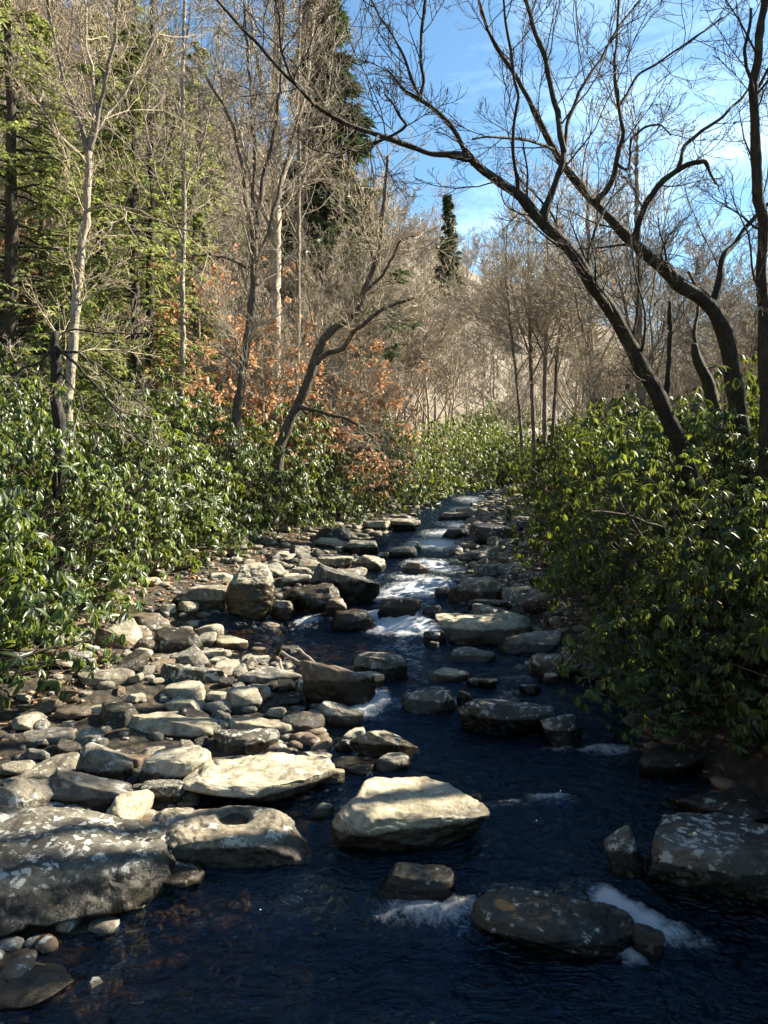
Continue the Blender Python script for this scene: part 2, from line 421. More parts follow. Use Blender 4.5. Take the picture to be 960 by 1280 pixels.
def place_rock(name, x, y, sx, sy, sz, lift, mat, seed, label, rotz=0., roll=0., pitch=0., sub=4, group=None, cat='rock', wetline=.07, patch=None, pot=None, crack=None, **kw):
    """lift: height of the rock's centre above the local stream or ground level"""
    v, f = rock_shape(sx, sy, sz, seed, sub, **kw)
    v = v @ rot3(pitch, roll, rotz).T
    if crack:
        a_, o_ = crack; q_ = v[:, 1] * math.cos(a_) - v[:, 0] * math.sin(a_) - o_ + .05 * noise3(v * 3 + 4)
        v[:, 2] -= .05 * np.exp(-(q_ / .022)**2) * (v[:, 2] > 0)
        v[:, 2] += .05 * np.clip(q_ / .1, -1, 1) * (v[:, 2] > 0)
    if pot:
        dd = ((v[:, 0] - pot[0] * sx) / .13)**2 + ((v[:, 1] - pot[1] * sy) / .12)**2
        v[:, 2] -= .07 * np.clip(1.25 - dd, 0, 1)**.6 * (v[:, 2] > 0)
    lev = max(float(ZW(y)), G(x, y)) if lift is not None else 0
    z0 = lev + lift
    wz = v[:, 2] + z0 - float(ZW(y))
    top = max(wz.max(), .05); wet_shade_h = max(wetline, top * .5)  # wet foot stretched to mid-height, painting shade onto the lower rock fronts
    wet = np.clip(1.15 - wz / wet_shade_h, 0, 1) ** .6
    if pot: wet = np.maximum(wet, np.clip(2.2 - 2 * dd, 0, 1) * (v[:, 2] > 0))
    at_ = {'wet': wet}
    if patch: at_['patch'] = patch[3] * np.exp(-(((v[:, 0] - patch[0] * sx) / patch[2])**2 + ((v[:, 1] - patch[1] * sy) / patch[2])**2)) * (v[:, 2] > 0)
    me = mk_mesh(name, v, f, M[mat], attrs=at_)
    o = link(name, me, loc=(x, y, z0)); tag(o, label, cat, group)
    USED.append((x, y, max(sx, sy)))
    return o

def trace_rock(l, r, t, b, mat, label, dr=.75, roll=0, rotz=None, sub=None, seed=None, lift=0.0, name='rock', frac=.34, **kw):
    D = D_at(b, lift, (l + r) / 2)
    w = (r - l) / FPX * D
    th = math.atan2(CAM[2] - float(ZW(D)), D)
    V = (b - t) / FPX * D
    d = min(dr * w, .82 * V / (.8 * math.sin(th)))
    d = max(d, .3 * w)
    h = max((V - .8 * d * math.sin(th)) / math.cos(th), .22 * V, .04)
    D2 = D + d * .45
    x = ((l + r) / 2 - 480) / FPX * D2
    sx = w * .5 * D2 / D * 1.02; sy = d / 2
    sz = h / 2 / (1 - frac) * 1.05
    seed = seed if seed is not None else int(l * 7 + t * 13) & 0xffff
    z = lift + h - sz          # centre above stream level
    sb = sub or (5 if (r - l) > 75 else 4 if (r - l) > 24 else 3)
    v = place_rock(name, x, D2, sx, sy, sz, 0, mat, seed, label, 0 if rotz is None else rotz, math.radians(roll), 0, sb, **kw)
    v.location.z = float(ZW(D2)) + z
    return v

R = trace_rock
T_ = [
# l, r, t, b, mat, label, options
(-160, 212, 1012, 1190, 'lichen', 'huge blue-grey boulder filling the lower left side with a broad lichened face, toned dark for shade', dict(dr=.8, roll=8, sub=6, seed=3, frac=.3)),  # darker stone colour stands in for the shade on this boulder
(-70, 76, 1208, 1262, 'pale', 'smooth tan rock at the very bottom left edge of the stream', dict(seed=8)),
(410, 600, 968, 1066, 'pale', 'large tan egg-shaped boulder with streaked flat top standing in the blue water', dict(dr=.75, roll=3, rotz=.22, sub=6, seed=23, box=.9, cuts=6, flat=.6, frac=.3)),
(180, 392, 1000, 1082, 'grey', 'long flat-topped slab with a small pothole in its top, lowest of the left bar', dict(dr=.62, roll=2, sub=6, seed=33, frac=.28, flat=.5, pot=(.02, .05))),
(226, 415, 942, 1012, 'pale', 'broad bright slab with a pitted tilted face above the potholed slab', dict(dr=.7, roll=2, sub=6, seed=41, flat=.5)),
(162, 262, 930, 990, 'pale', 'bright angular slab half tucked behind the left end of the broad pitted slab', dict(roll=-8, seed=45)),
(92, 162, 930, 988, 'grey', 'steep wedge-shaped rock with a dark left face and bright right edge', dict(dr=.7, roll=22, seed=52, frac=.2)),
(18, 92, 946, 990, 'grey', 'smooth grey hump crossed by a band of sunlight left of the wedge rock', dict(roll=-8, seed=55)),
(-30, 50, 974, 1040, 'grey', 'rounded mauve-grey boulder cut by the left picture edge above the huge boulder', dict(roll=10, seed=58)),
(44, 160, 966, 1022, 'grey', 'long dark rock with a bright triangular facet below the wedge rock', dict(roll=14, seed=61, dr=.5)),
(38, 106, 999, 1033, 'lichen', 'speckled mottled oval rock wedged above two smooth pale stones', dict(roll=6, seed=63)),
(38, 112, 1025, 1052, 'pale', 'smooth elongated oval stone lying under the speckled oval rock', dict(roll=4, seed=66, box=1, cuts=3)),
(56, 118, 1046, 1076, 'pale', 'bright cream rounded stone peeping over the top of the huge corner boulder', dict(roll=6, seed=67, box=1, cuts=3)),
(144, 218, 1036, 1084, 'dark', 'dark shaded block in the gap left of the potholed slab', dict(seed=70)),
(142, 252, 1074, 1116, 'grey', 'low flat shaded slab between the corner boulder and the potholed slab', dict(seed=72, flat=.45)),
(388, 416, 1004, 1024, 'pale', 'small white wedge stone squeezed between the two biggest sunlit slabs', dict(seed=74)),
(588, 604, 992, 1004, 'pale', 'tiny pale stone touching the right tip of the egg-shaped boulder', dict(seed=75)),
(148, 268, 884, 930, 'pale', 'big bright wedge of rock sloping down to the right with a dark undercut', dict(dr=.6, roll=9, sub=5, seed=80, frac=.25)),
(66, 158, 878, 914, 'pale', 'wide flat sandy slab with a broken upper edge left of the bright wedge', dict(seed=82, flat=.4)),
(15, 84, 910, 948, 'grey', 'flat tan rock with a smooth sloping top near the left edge', dict(seed=84, flat=.5)),
(84, 126, 908, 946, 'grey', 'small steep grey rock leaning behind the wedge-shaped rock', dict(roll=18, seed=86)),
(112, 196, 916, 944, 'pale', 'low jagged rock with a white right end below the bright wedge', dict(seed=88, roll=4)),
(138, 182, 940, 968, 'brown', 'small tan dome stone with a pitted underside beside the wedge-shaped rock', dict(seed=90, box=1)),
(90, 165, 838, 876, 'grey', 'dark whale-backed boulder with a pale right nose under the left bushes', dict(dr=.7, roll=4, seed=92, box=1, cuts=3, frac=.2)),
(64, 106, 861, 888, 'brown', 'reddish brown angular rock in front of the whale-backed boulder', dict(seed=94)),
(100, 122, 858, 880, 'grey', 'small pale cap stone against the whale-backed boulder', dict(seed=95)),
(16, 66, 850, 876, 'brown', 'brown rough block under the lowest leaves at far left', dict(seed=96)),
(-20, 30, 888, 918, 'grey', 'shaded tan rock cut by the left edge below the bushes', dict(seed=97)),
(-12, 17, 926, 954, 'grey', 'small pointed rock at the left edge beside the flat tan rock', dict(seed=98)),
(-15, 24, 958, 980, 'grey', 'small striped stone at the left edge above the mauve-grey boulder', dict(seed=99)),
(194, 256, 855, 888, 'pale', 'low broken pale rock just above the bright wedge', dict(seed=101)),
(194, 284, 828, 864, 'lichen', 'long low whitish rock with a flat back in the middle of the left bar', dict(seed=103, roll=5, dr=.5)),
(196, 209, 871, 889, 'pale', 'tiny upright white stone beside the low broken pale rock', dict(seed=104)),
(214, 263, 888, 918, 'dark', 'dark narrow rock leaning on the right side of the bright wedge', dict(seed=105, roll=18)),
(281, 326, 860, 896, 'pale', 'plump bright cream boulder near the middle of the left bar', dict(seed=107, box=1, cuts=4)),
(256, 286, 866, 883, 'pale', 'small flat pale stone left of the plump cream boulder', dict(seed=109)),
(310, 338, 857, 882, 'grey', 'small grey rock behind the right shoulder of the plump cream boulder', dict(seed=111)),
(276, 370, 896, 924, 'pale', 'long sleek cream rock lying in brown shallow water', dict(seed=113, roll=2, dr=.5, box=1, cuts=4)),
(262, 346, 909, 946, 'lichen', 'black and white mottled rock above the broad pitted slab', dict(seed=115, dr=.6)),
(350, 390, 886, 899, 'grey', 'thin flat stone barely above the brown water', dict(seed=117)),
(340, 376, 874, 884, 'grey', 'low flat stone in the shallows right of the cream boulder', dict(seed=118)),
(396, 452, 882, 910, 'grey', 'blue-grey pointed flat rock facing the small white cascade', dict(seed=119, roll=14, dr=.5)),
(374, 414, 938, 964, 'grey', 'brownish rock at the upper right corner of the broad pitted slab', dict(seed=121)),
(397, 430, 960, 980, 'pale', 'small cream oval stone above the egg-shaped boulder', dict(seed=123, box=1, cuts=3)),
(413, 473, 948, 968, 'grey', 'low brown-topped stone beside the small cream oval stone', dict(seed=125)),
(469, 513, 942, 964, 'pale', 'bright blocky stone at the water edge above the egg-shaped boulder', dict(seed=127)),
(436, 526, 913, 948, 'grey', 'slanting grey slab pointing right into the blue water', dict(seed=129, roll=15, dr=.4)),
(418, 446, 922, 940, 'dark', 'small dark lump left of the slanting grey slab', dict(seed=130)),
(503, 570, 860, 895, 'lichen', 'wet white-streaked rock splashed by the small cascade', dict(seed=132, dr=.7, roll=3)),
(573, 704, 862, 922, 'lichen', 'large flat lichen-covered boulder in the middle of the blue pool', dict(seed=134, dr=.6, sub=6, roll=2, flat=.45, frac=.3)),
(572, 590, 864, 884, 'dark', 'small dark knob at the left end of the flat lichen boulder', dict(seed=135)),
(684, 730, 890, 934, 'lichen', 'upright speckled rock at the right of the flat lichen boulder', dict(seed=137, dr=.6, roll=-12)),
(442, 510, 813, 852, 'grey', 'dark knobbly rock with bright shoulders above the small cascade', dict(seed=139)),
(438, 480, 838, 862, 'pale', 'flat-topped tan block wedged left of the small cascade', dict(seed=141, flat=.4)),
(368, 468, 830, 884, 'brown', 'smooth dark brown whaleback slab running down to the small cascade', dict(seed=143, dr=.5, roll=17, box=.9, cuts=4, frac=.25, sub=5)),
(296, 376, 831, 862, 'grey', 'broad low stone with wavy bands behind the plump cream boulder', dict(seed=145, roll=4)),
(536, 588, 835, 853, 'pale', 'low bright-edged rock between two blue riffles', dict(seed=147)),
(584, 602, 847, 860, 'dark', 'first of two small black stones in the riffle below the low bright-edged rock', dict(seed=149)),
(600, 624, 848, 862, 'dark', 'second and larger of two small black stones in the riffle', dict(seed=151)),
(650, 678, 855, 869, 'dark', 'small black stone just behind the flat lichen boulder', dict(seed=153)),
(680, 700, 841, 854, 'pale', 'little round cream stone glowing in the shaded right water', dict(seed=155, box=1, cuts=2)),
(666, 734, 811, 850, 'lichen', 'shaded round-topped rock under the right bush', dict(seed=157)),
(545, 668, 764, 806, 'pale', 'long flat-topped boulder crossed by shadow stripes right of the white cascade', dict(seed=159, dr=.5, roll=2, sub=5, flat=.4, frac=.3)),
(563, 620, 808, 828, 'grey', 'low domed rock in water below the long striped boulder', dict(seed=161)),
(530, 557, 788, 806, 'dark', 'small dark dome at the foot of the long striped boulder', dict(seed=163)),
(538, 550, 801, 811, 'pale', 'tiny pale stone below the small dark dome', dict(seed=164)),
(626, 704, 788, 820, 'grey', 'smooth grey slanting rock behind the shaded round-topped rock', dict(seed=165, roll=-6)),
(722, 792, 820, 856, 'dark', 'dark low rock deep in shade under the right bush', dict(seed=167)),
(562, 628, 720, 756, 'grey', 'humped sunlit rock with a dark crest upstream of the long striped boulder', dict(seed=169, dr=.7)),
(628, 680, 732, 760, 'grey', 'ridged grey rock right of the humped rock', dict(seed=171)),
(645, 704, 742, 768, 'grey', 'flat shaded slab below the ridged grey rock', dict(seed=173)),
(585, 640, 750, 768, 'dark', 'dark low slab directly above the long striped boulder', dict(seed=174)),
(543, 562, 734, 748, 'dark', 'small dark stone standing in the upper white water', dict(seed=175)),
(574, 624, 686, 706, 'grey', 'slanting slab with a bright edge on the right of the upper rapids', dict(seed=177, roll=-12)),
(619, 688, 702, 728, 'grey', 'smooth shaded hump on the right bank of the upper rapids', dict(seed=179)),
(652, 692, 710, 732, 'dark', 'dark round rock against the right bank bush', dict(seed=181)),
(503, 536, 702, 720, 'brown', 'pair-shaped tan rock in the middle of the upper rapids', dict(seed=183)),
(412, 470, 762, 790, 'dark', 'wet glistening dome rock with white water pouring round it', dict(seed=185, box=1, cuts=3)),
(472, 528, 750, 780, 'dark', 'black block forming the lip of the little waterfall', dict(seed=187, flat=.4)),
(528, 552, 758, 776, 'dark', 'small black rock at the right side of the little waterfall', dict(seed=188)),
(280, 342, 708, 778, 'pale', 'tall rounded boulder standing upright by the left bushes', dict(seed=190, dr=.8, box=.95, cuts=6, flat=.85, sub=6, frac=.12)),
(386, 472, 712, 756, 'grey', 'long slab tilted down to the right beside the tall upright boulder', dict(seed=192, dr=.45, roll=20, frac=.2, sub=5)),
(352, 432, 730, 768, 'dark', 'dark flat rock under the long tilted slab', dict(seed=194)),
(406, 434, 750, 774, 'brown', 'small reddish rock in front of the dark flat rock', dict(seed=196)),
(336, 370, 752, 772, 'grey', 'small light-spotted rock at the foot of the tall upright boulder', dict(seed=198)),
(348, 390, 719, 736, 'pale', 'flat pale rock just behind the dark flat rock', dict(seed=200)),
(316, 357, 704, 728, 'pale', 'tan block behind the right shoulder of the tall upright boulder', dict(seed=202)),
(362, 390, 709, 724, 'grey', 'small grey rock between the tan block and the long tilted slab', dict(seed=204)),
(333, 372, 690, 706, 'pale', 'pale low rock beneath the middle of the left bushes', dict(seed=206)),
(396, 442, 695, 716, 'grey', 'brown-grey stone behind the upper end of the long tilted slab', dict(seed=208)),
(414, 458, 712, 730, 'grey', 'low rough rock right of the upper end of the long tilted slab', dict(seed=210)),
(218, 284, 731, 766, 'grey', 'smooth grey rock in the lee of the tall upright boulder', dict(seed=212)),
(258, 292, 717, 738, 'pale', 'flat cream stone under the leaves left of the tall upright boulder', dict(seed=214)),
(198, 219, 756, 774, 'pale', 'small square pale block below the left bushes', dict(seed=216)),
(220, 247, 753, 774, 'pale', 'small tan angular stone beside the square pale block', dict(seed=218)),
(156, 212, 764, 798, 'brown', 'brown domed rock next to the small square pale block', dict(seed=220)),
(136, 188, 780, 812, 'grey', 'rounded rock with stacked layers left of the brown domed rock', dict(seed=222)),
(110, 180, 790, 828, 'brown', 'long curved brown rock sloping right under the bushes', dict(seed=224, roll=18, dr=.4)),
(188, 252, 783, 826, 'dark', 'big dark rock with a thin bright crest in the centre of the left bar', dict(seed=226)),
(234, 288, 808, 830, 'pale', 'bright flat stone by the edge of the amber pool', dict(seed=228)),
(252, 290, 821, 835, 'grey', 'thin brown-grey stone below the bright flat stone', dict(seed=230)),
(244, 268, 790, 812, 'pale', 'pale slanting stone at the left end of the amber pool', dict(seed=232)),
(266, 310, 794, 812, 'pale', 'yellowish flat stone jutting into the amber pool', dict(seed=234)),
(304, 336, 819, 831, 'pale', 'small oval cream stone at the near edge of the amber pool', dict(seed=236)),
(342, 374, 806, 818, 'dark', 'small black chunk holding the driftwood sticks', dict(seed=238)),
(84, 118, 803, 832, 'pale', 'rough pale rock among dry leaves under the left bush', dict(seed=240)),
(104, 124, 822, 842, 'pale', 'small pointed pale stone beside the whale-backed boulder', dict(seed=242)),
(125, 150, 818, 838, 'grey', 'small grey stone behind the whale-backed boulder', dict(seed=243)),
(454, 490, 650, 665, 'pale', 'bright sloping rock near the far left bushes', dict(seed=244)),
(474, 526, 648, 664, 'grey', 'wide low rock across the far left bank', dict(seed=246)),
(552, 588, 659, 674, 'dark', 'dark rounded rock in the far channel', dict(seed=248)),
(588, 652, 653, 688, 'dark', 'big black rock leaning out from the right bank upstream', dict(seed=250)),
(503, 528, 676, 689, 'pale', 'bright cream rock on the far left bar', dict(seed=252)),
(478, 522, 682, 698, 'grey', 'wide grey rock just before the bright cream far rock', dict(seed=254)),
(440, 482, 692, 714, 'grey', 'smooth greyish hump at the left side of the upper rapids', dict(seed=256)),
(428, 472, 675, 692, 'grey', 'large grey rock beneath the far end of the left bushes', dict(seed=258)),
(470, 486, 689, 700, 'pale', 'small round white stone near the smooth greyish hump', dict(seed=260)),
(548, 586, 640, 652, 'grey', 'tan rock at the bend of the far channel', dict(seed=262)),
(470, 570, 1088, 1134, 'dark', 'low dark rock with a few white lichen spots above the near riffle', dict(seed=270, dr=.6, box=1, cuts=4, sub=5)),
(596, 802, 1124, 1204, 'dark', 'big black wet boulder with an orange patch in the near water', dict(seed=272, dr=.55, roll=6, sub=6, box=1, cuts=5, frac=.25, patch=(-.62, .0, .10, .85))),
(766, 808, 1032, 1098, 'lichen', 'narrow upright rock coated in white lichen in the right foreground', dict(seed=274, dr=.8, roll=-14)),
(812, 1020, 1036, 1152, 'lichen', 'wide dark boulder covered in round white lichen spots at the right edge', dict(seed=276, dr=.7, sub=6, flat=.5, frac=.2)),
(800, 838, 1158, 1204, 'dark', 'small black fin of rock beside the foaming chute', dict(seed=278)),
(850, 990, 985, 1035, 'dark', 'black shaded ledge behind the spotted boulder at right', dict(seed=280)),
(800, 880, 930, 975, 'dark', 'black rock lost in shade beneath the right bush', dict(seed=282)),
]
for l, r, t, b, mat, label, kw in T_:
    kw = dict(kw)
    R(l, r, t, b, mat, label, name='boulder' if (r - l) > 80 else 'rock', **kw)

# smaller stones scattered over the bars and the rapids; they share a few meshes
VAR = {}
def small_mesh(mat, k):
    key = (mat, k)
    if key not in VAR:
        r = np.random.default_rng(900 + k)
        v, f = rock_shape(1, r.uniform(.6, .9), r.uniform(.4, .62), 900 + k * 7, 4)
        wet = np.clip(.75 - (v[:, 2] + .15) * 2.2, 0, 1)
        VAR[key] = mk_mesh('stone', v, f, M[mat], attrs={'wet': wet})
    return VAR[key]

def in_frame(x, y, z, m=0):
    d = np.array([x, y, z]) - CAM; c, s = math.cos(PITCH), math.sin(PITCH)
    fw = d[1] * c - d[2] * s; up = d[1] * s + d[2] * c
    if fw <= 0: return False
    px = 480 + FPX * d[0] / fw; py = 640 - FPX * up / fw
    return -m < px < 960 + m and 0 < py < 1280 + m

def scatter(n, yr, xf, size, mats, label, group, power=1.0, gap=.75, sink=.15, seed=1, tries=60):
    r = np.random.default_rng(seed); made = 0
    for _ in range(n * tries):
        if made >= n: break
        y = yr[0] + (yr[1] - yr[0]) * r.random() ** power
        lo, hi = xf(y); x = r.uniform(lo, hi)
        s = size[0] + (size[1] - size[0]) * r.random() ** 1.8
        if y > 17 and abs(x - (WL(y) + WR(y)) / 2 - .1) < 1.0 and r.random() < .85: continue
        if any((x - a)**2 + (y - b)**2 < ((s + c) * gap)**2 for a, b, c in USED): continue
        g = G(x, y); zw = float(ZW(y)); z = max(g, zw - .10) + s * sink - (.08 * s if y > 17 else 0)
        if not in_frame(x, y, z): continue
        mat = mats[int(r.integers(len(mats)))]
        o = link('stone', small_mesh(mat, int(r.integers(6))), loc=(x, y, z), rot=(r.normal() * .15, r.normal() * .15, r.uniform(0, 6.3)))
        o.scale = (s, s * r.uniform(.8, 1.1), s * r.uniform(.8, 1.2))
        tag(o, label, 'stone', group); USED.append((x, y, s)); made += 1
    return made

nA = scatter(120, (6.2, 12.5), lambda y: (BL(y) - .2, WL(y) + .5), (.11, .34), ['pale', 'grey', 'grey', 'brown', 'lichen', 'dark'],
        'small dry stone filling a gap between the boulders of the left bar', 'small stones on the left bar', seed=2, gap=.62)
nB = scatter(24, (12.5, 20), lambda y: (BL(y) - .2, WL(y) + .4), (.10, .36), ['pale', 'grey', 'pale', 'brown'],
        'small stone at the foot of the left bushes beyond the amber pool', 'stones below the left bushes', seed=3)
nC = scatter(22, (12, 22), lambda y: (WR(y) - .5, BR(y) + .3), (.12, .45), ['grey', 'dark', 'lichen'],
        'grey stone on the shaded right shore below the bush', 'stones on the right shore', seed=4)
nD = scatter(70, (17, 62), lambda y: (BL(y) - .2, BR(y) + .2), (.2, .62), ['grey', 'dark', 'pale', 'dark', 'grey'],
        'weathered stone in the upper rapids, one of the many beyond the waterfall', 'stones of the upper rapids', power=1.15, gap=.62, seed=5)
print('scattered', nA, nB, nC, nD)

def cobbles(name, n, yr, xf, size, mat, label, seed, zoff):
    r = np.random.default_rng(seed); v0, f0 = ICO[2]
    y = yr[0] + (yr[1] - yr[0]) * r.random(n) ** 1.2; lo, hi = xf(y); x = r.uniform(lo, hi)
    s = size[0] + (size[1] - size[0]) * r.random(n) ** 2.2; s = s * (1 + y / 30)
    z = terrain(x, y) + s * zoff
    a = r.uniform(0, 6.3, n); ca, sa = np.cos(a)[:, None], np.sin(a)[:, None]
    vv = v0 / ((np.abs(v0)**3).sum(1)**(1/3))[:, None]
    jit = 1 + .18 * noise3(v0[None] * 1.3 + r.uniform(0, 50, (n, 1, 3)))
    sc = np.stack([np.ones(n), r.uniform(.55, .95, n), r.uniform(.3, .6, n)], -1)[:, None] * s[:, None, None]
    q = vv[None] * jit[..., None] * sc
    X = q[..., 0] * ca - q[..., 1] * sa + x[:, None]; Y = q[..., 0] * sa + q[..., 1] * ca + y[:, None]; Z = q[..., 2] + z[:, None]
    V = np.stack([X, Y, Z], -1).reshape(-1, 3)
    F = (f0[None] + (np.arange(n) * len(v0))[:, None, None]).reshape(-1, 3)
    o = link(name, mk_mesh(name, V, F, M[mat], attrs={'wet': np.zeros(len(V)) if mat == 'pale' else np.full(len(V), .0)}))
    tag(o, label, 'gravel', kind='stuff')
cobbles('gravel', 900, (4.5, 18), lambda y: (BL(y) - .4, WL(y) + .9), (.02, .09), 'grey', 'grey gravel and small cobbles packed between the rocks of the left bar', 31, .1)
cobbles('streambed_gravel', 3200, (3.6, 16), lambda y: (WL(y) - .2, WR(y) + .1), (.03, .12), 'brown', 'brown cobbles on the bed under the shallow water', 32, .1)
cobbles('shore_gravel', 1600, (10, 60), lambda y: (WR(y) - .4, BR(y) + .5), (.03, .10), 'grey', 'grey gravel along the right shore and upper rapids', 33, .15)
cobbles('upstream_gravel', 1500, (17, 60), lambda y: (BL(y) - .5, WR(y)), (.04, .12), 'grey', 'grey cobbles scattered through the upper rapids', 34, .25)
# ------------------------------------------------------------------ branch machinery (vectorised)
def unit(v): return v / np.maximum(np.linalg.norm(v, axis=-1, keepdims=True), 1e-9)

def tubes(pts, rad, sides):
    """pts (N,K,3) rad (N,K) -> verts, quads"""
    Nn, K, _ = pts.shape
    tan = unit(np.gradient(pts, axis=1))
    ref = np.where(np.abs(tan[:, :1, 2:3]) > .9, np.array([1., 0, 0]), np.array([0, 0, 1.]))
    a = unit(np.cross(tan, np.broadcast_to(ref, tan.shape))); b = np.cross(tan, a)
    th = np.arange(sides) / sides * 2 * np.pi
    ring = a[:, :, None] * np.cos(th)[None, None, :, None] + b[:, :, None] * np.sin(th)[None, None, :, None]
    v = pts[:, :, None] + ring * rad[:, :, None, None]
    base = (np.arange(Nn) * K * sides)[:, None, None]
    i = base + (np.arange(K - 1) * sides)[None, :, None]; j = np.arange(sides)[None, None]
    j2 = (j + 1) % sides
    q = np.stack([i + j, i + j2, i + sides + j2, i + sides + j], -1).reshape(-1, 4)
    return v.reshape(-1, 3), q

def merge(parts):
    V, F, o = [], [], 0
    for v, f in parts:
        V.append(v); F.append(f + o); o += len(v)
    return np.concatenate(V), np.concatenate(F)

def sample(pts, t):
    """pts (N,K,3), t (N,M) in 0..1 -> (N,M,3), tangent"""
    K = pts.shape[1]; u = t * (K - 1); i = np.clip(u.astype(int), 0, K - 2); f = (u - i)[..., None]
    n = np.arange(pts.shape[0])[:, None]
    a, b = pts[n, i], pts[n, i + 1]
    return a + (b - a) * f, unit(b - a)

def children(par, prad, m, lf, ang, K, r, up=.15, wig=.25, t0=.25, rf=.6, rmin=.004, flat=0.0, lenabs=None):
    Nn = par.shape[0]
    t = t0 + (1 - t0) * (np.arange(m)[None] + r.random((Nn, m))) / m
    p, tan = sample(par, np.minimum(t, .999))
    pr = np.take_along_axis(prad, np.clip((t * (prad.shape[1] - 1)).astype(int), 0, prad.shape[1] - 1), 1)
    L = np.linalg.norm(par[:, -1] - par[:, 0], axis=1)[:, None] * lf * (1.15 - .65 * t) * r.uniform(.6, 1.3, (Nn, m))
    if lenabs is not None: L = lenabs * r.uniform(.5, 1.3, (Nn, m)) * (1.2 - .7 * t)
    rd = r.normal(size=(Nn, m, 3)); rd = unit(rd - (rd * tan).sum(-1, keepdims=True) * tan)
    if flat: rd[..., 2] *= (1 - flat); rd = unit(rd)
    a = np.radians(ang + r.normal(size=(Nn, m, 1)) * 12)
    d = unit(tan * np.cos(a) + rd * np.sin(a) + np.array([0, 0, up]))
    seg = (L / (K - 1))[..., None]
    pts = [p]; cur = p
    for k in range(K - 1):
        cur = cur + d * seg; pts.append(cur)
        d = unit(d + r.normal(size=d.shape) * wig + np.array([0, 0, up * .5]))
    pts = np.stack(pts, 2).reshape(Nn * m, K, 3)
    r0 = np.maximum(pr * rf * r.uniform(.6, 1, pr.shape), rmin).reshape(-1, 1)
    rad = np.maximum(r0 * np.linspace(1, .28, K)[None], rmin * .75)
    return pts, rad

def resample(pl, K):
    pl = np.asarray(pl, float); s = np.concatenate([[0], np.cumsum(np.linalg.norm(np.diff(pl[:, :3], axis=0), axis=1))])
    t = np.linspace(0, s[-1], K); return np.stack([np.interp(t, s, pl[:, k]) for k in range(pl.shape[1])], 1)

def wiggle(pts, amp, r, f=1.3):
    off = r.uniform(0, 99, 3)
    w = np.stack([fbm(pts * f + off + 31 * k, 2) for k in range(3)], -1)
    env = np.clip(np.arange(len(pts)) / 2, 0, 1)[:, None]
    return pts + w * amp * env

# ------------------------------------------------------------------ generic bare tree
def bare_tree(name, H, r0, seed, bark, twig, label, group, lean=(0, 0), n1=16, n2=6, n3=5, n4=3, rmin=.011, t0=.3, forks=2, cat='tree'):
    r = np.random.default_rng(seed)
    K = 14; z = np.linspace(0, 1, K)
    tr = np.stack([lean[0] * z**1.5 * H, lean[1] * z**1.5 * H, z * H], 1); tr = wiggle(tr, H * .02, r, 4 / H)
    rad = r0 * (1 - .86 * z); rad[0] *= 1.35
    T, TR = [tr], [rad]
    for k in range(forks):
        t = r.uniform(.3, .55); i = int(t * (K - 1)); a = r.uniform(0, 6.3); L = H * (1 - t) * r.uniform(.8, 1)
        d = np.array([math.cos(a) * .45, math.sin(a) * .45, 1]); s = np.linspace(0, 1, K)[:, None]
        fk = tr[i] + d * s * L + np.array([math.cos(a), math.sin(a), 0]) * (s**.5) * L * .08
        T.append(wiggle(fk, H * .02, r, 4 / H)); TR.append(rad[i] * .7 * (1 - .85 * s[:, 0]))
    tp, trd = np.stack(T), np.stack(TR)
    l1, r1 = children(tp, trd, n1, .36, 48, 8, r, .18, .16, t0, .5, rmin * 1.6)
    l2, r2 = children(l1, r1, n2, .5, 42, 6, r, .14, .2, .15, .6, rmin * 1.15)
    l3, r3 = children(l2, r2, n3, .55, 40, 5, r, .12, .25, .1, .6, rmin)
    l4, r4 = children(l3, r3, n4, .6, 38, 4, r, .1, .3, .1, .7, rmin * .8)
    v, f = tubes(tp, trd, 8); v1 = tubes(l1, r1, 5)
    a, b = merge([(v, f), v1])
    root = empty(name, (0, 0, 0)); tag(root, label, cat, group)
    link('trunk', mk_mesh(name + '_trunk', a, b, bark), root)
    a, b = merge([tubes(l2, r2, 4), tubes(l3, r3, 3), tubes(l4, r4, 3)])
    link('crown', mk_mesh(name + '_crown', a, b, twig), root)
    return root

# ------------------------------------------------------------------ leaves
def leaf_batch(pos, axis, nrm, length, width, r, seg=3, bend=.35, fold=.35):
    """thin curved leaves. pos, axis, nrm (N,3)"""
    n = len(pos); ax = unit(axis); side = unit(np.cross(ax, nrm)); up = np.cross(side, ax)
    prof = {1: [1, 1], 2: [.35, 1, .1], 3: [.25, .9, 1., .08]}[seg]
    rows = np.linspace(0, 1, seg + 1); V = []
    bend = bend * r.uniform(.3, 1.6, n) if np.isscalar(bend) else bend
    for s, w in zip(rows, prof):
        c = pos + ax * (length * s)[:, None] - up * (length * bend * s * s)[:, None]
        wd = (width * w / 2)[:, None]
        V += [c - side * wd + up * wd * fold, c, c + side * wd + up * wd * fold]
    V = np.stack(V, 1); m = 3 * (seg + 1)
    q = []
    for k in range(seg):
        o = 3 * k; q += [[o, o + 1, o + 4, o + 3], [o + 1, o + 2, o + 5, o + 4]]
    q = np.array(q); F = (q[None] + (np.arange(n) * m)[:, None, None]).reshape(-1, 4)
    return V.reshape(-1, 3), F, m

def fronds(pos, axis, nrm, length, width, droop=.2):
    """single quad sprays (4 verts, kite)"""
    ax = unit(axis); side = unit(np.cross(ax, nrm))
    L = length[:, None]; w = width[:, None] / 2
    a = pos; b = pos + ax * L * .45 - side * w; c = pos + ax * L - np.array([0, 0, 1.]) * L * droop; d = pos + ax * L * .45 + side * w
    V = np.stack([a, b, c, d], 1); n = len(pos)
    F = np.arange(n)[:, None] * 4 + np.arange(4)[None]
    return V.reshape(-1, 3), F

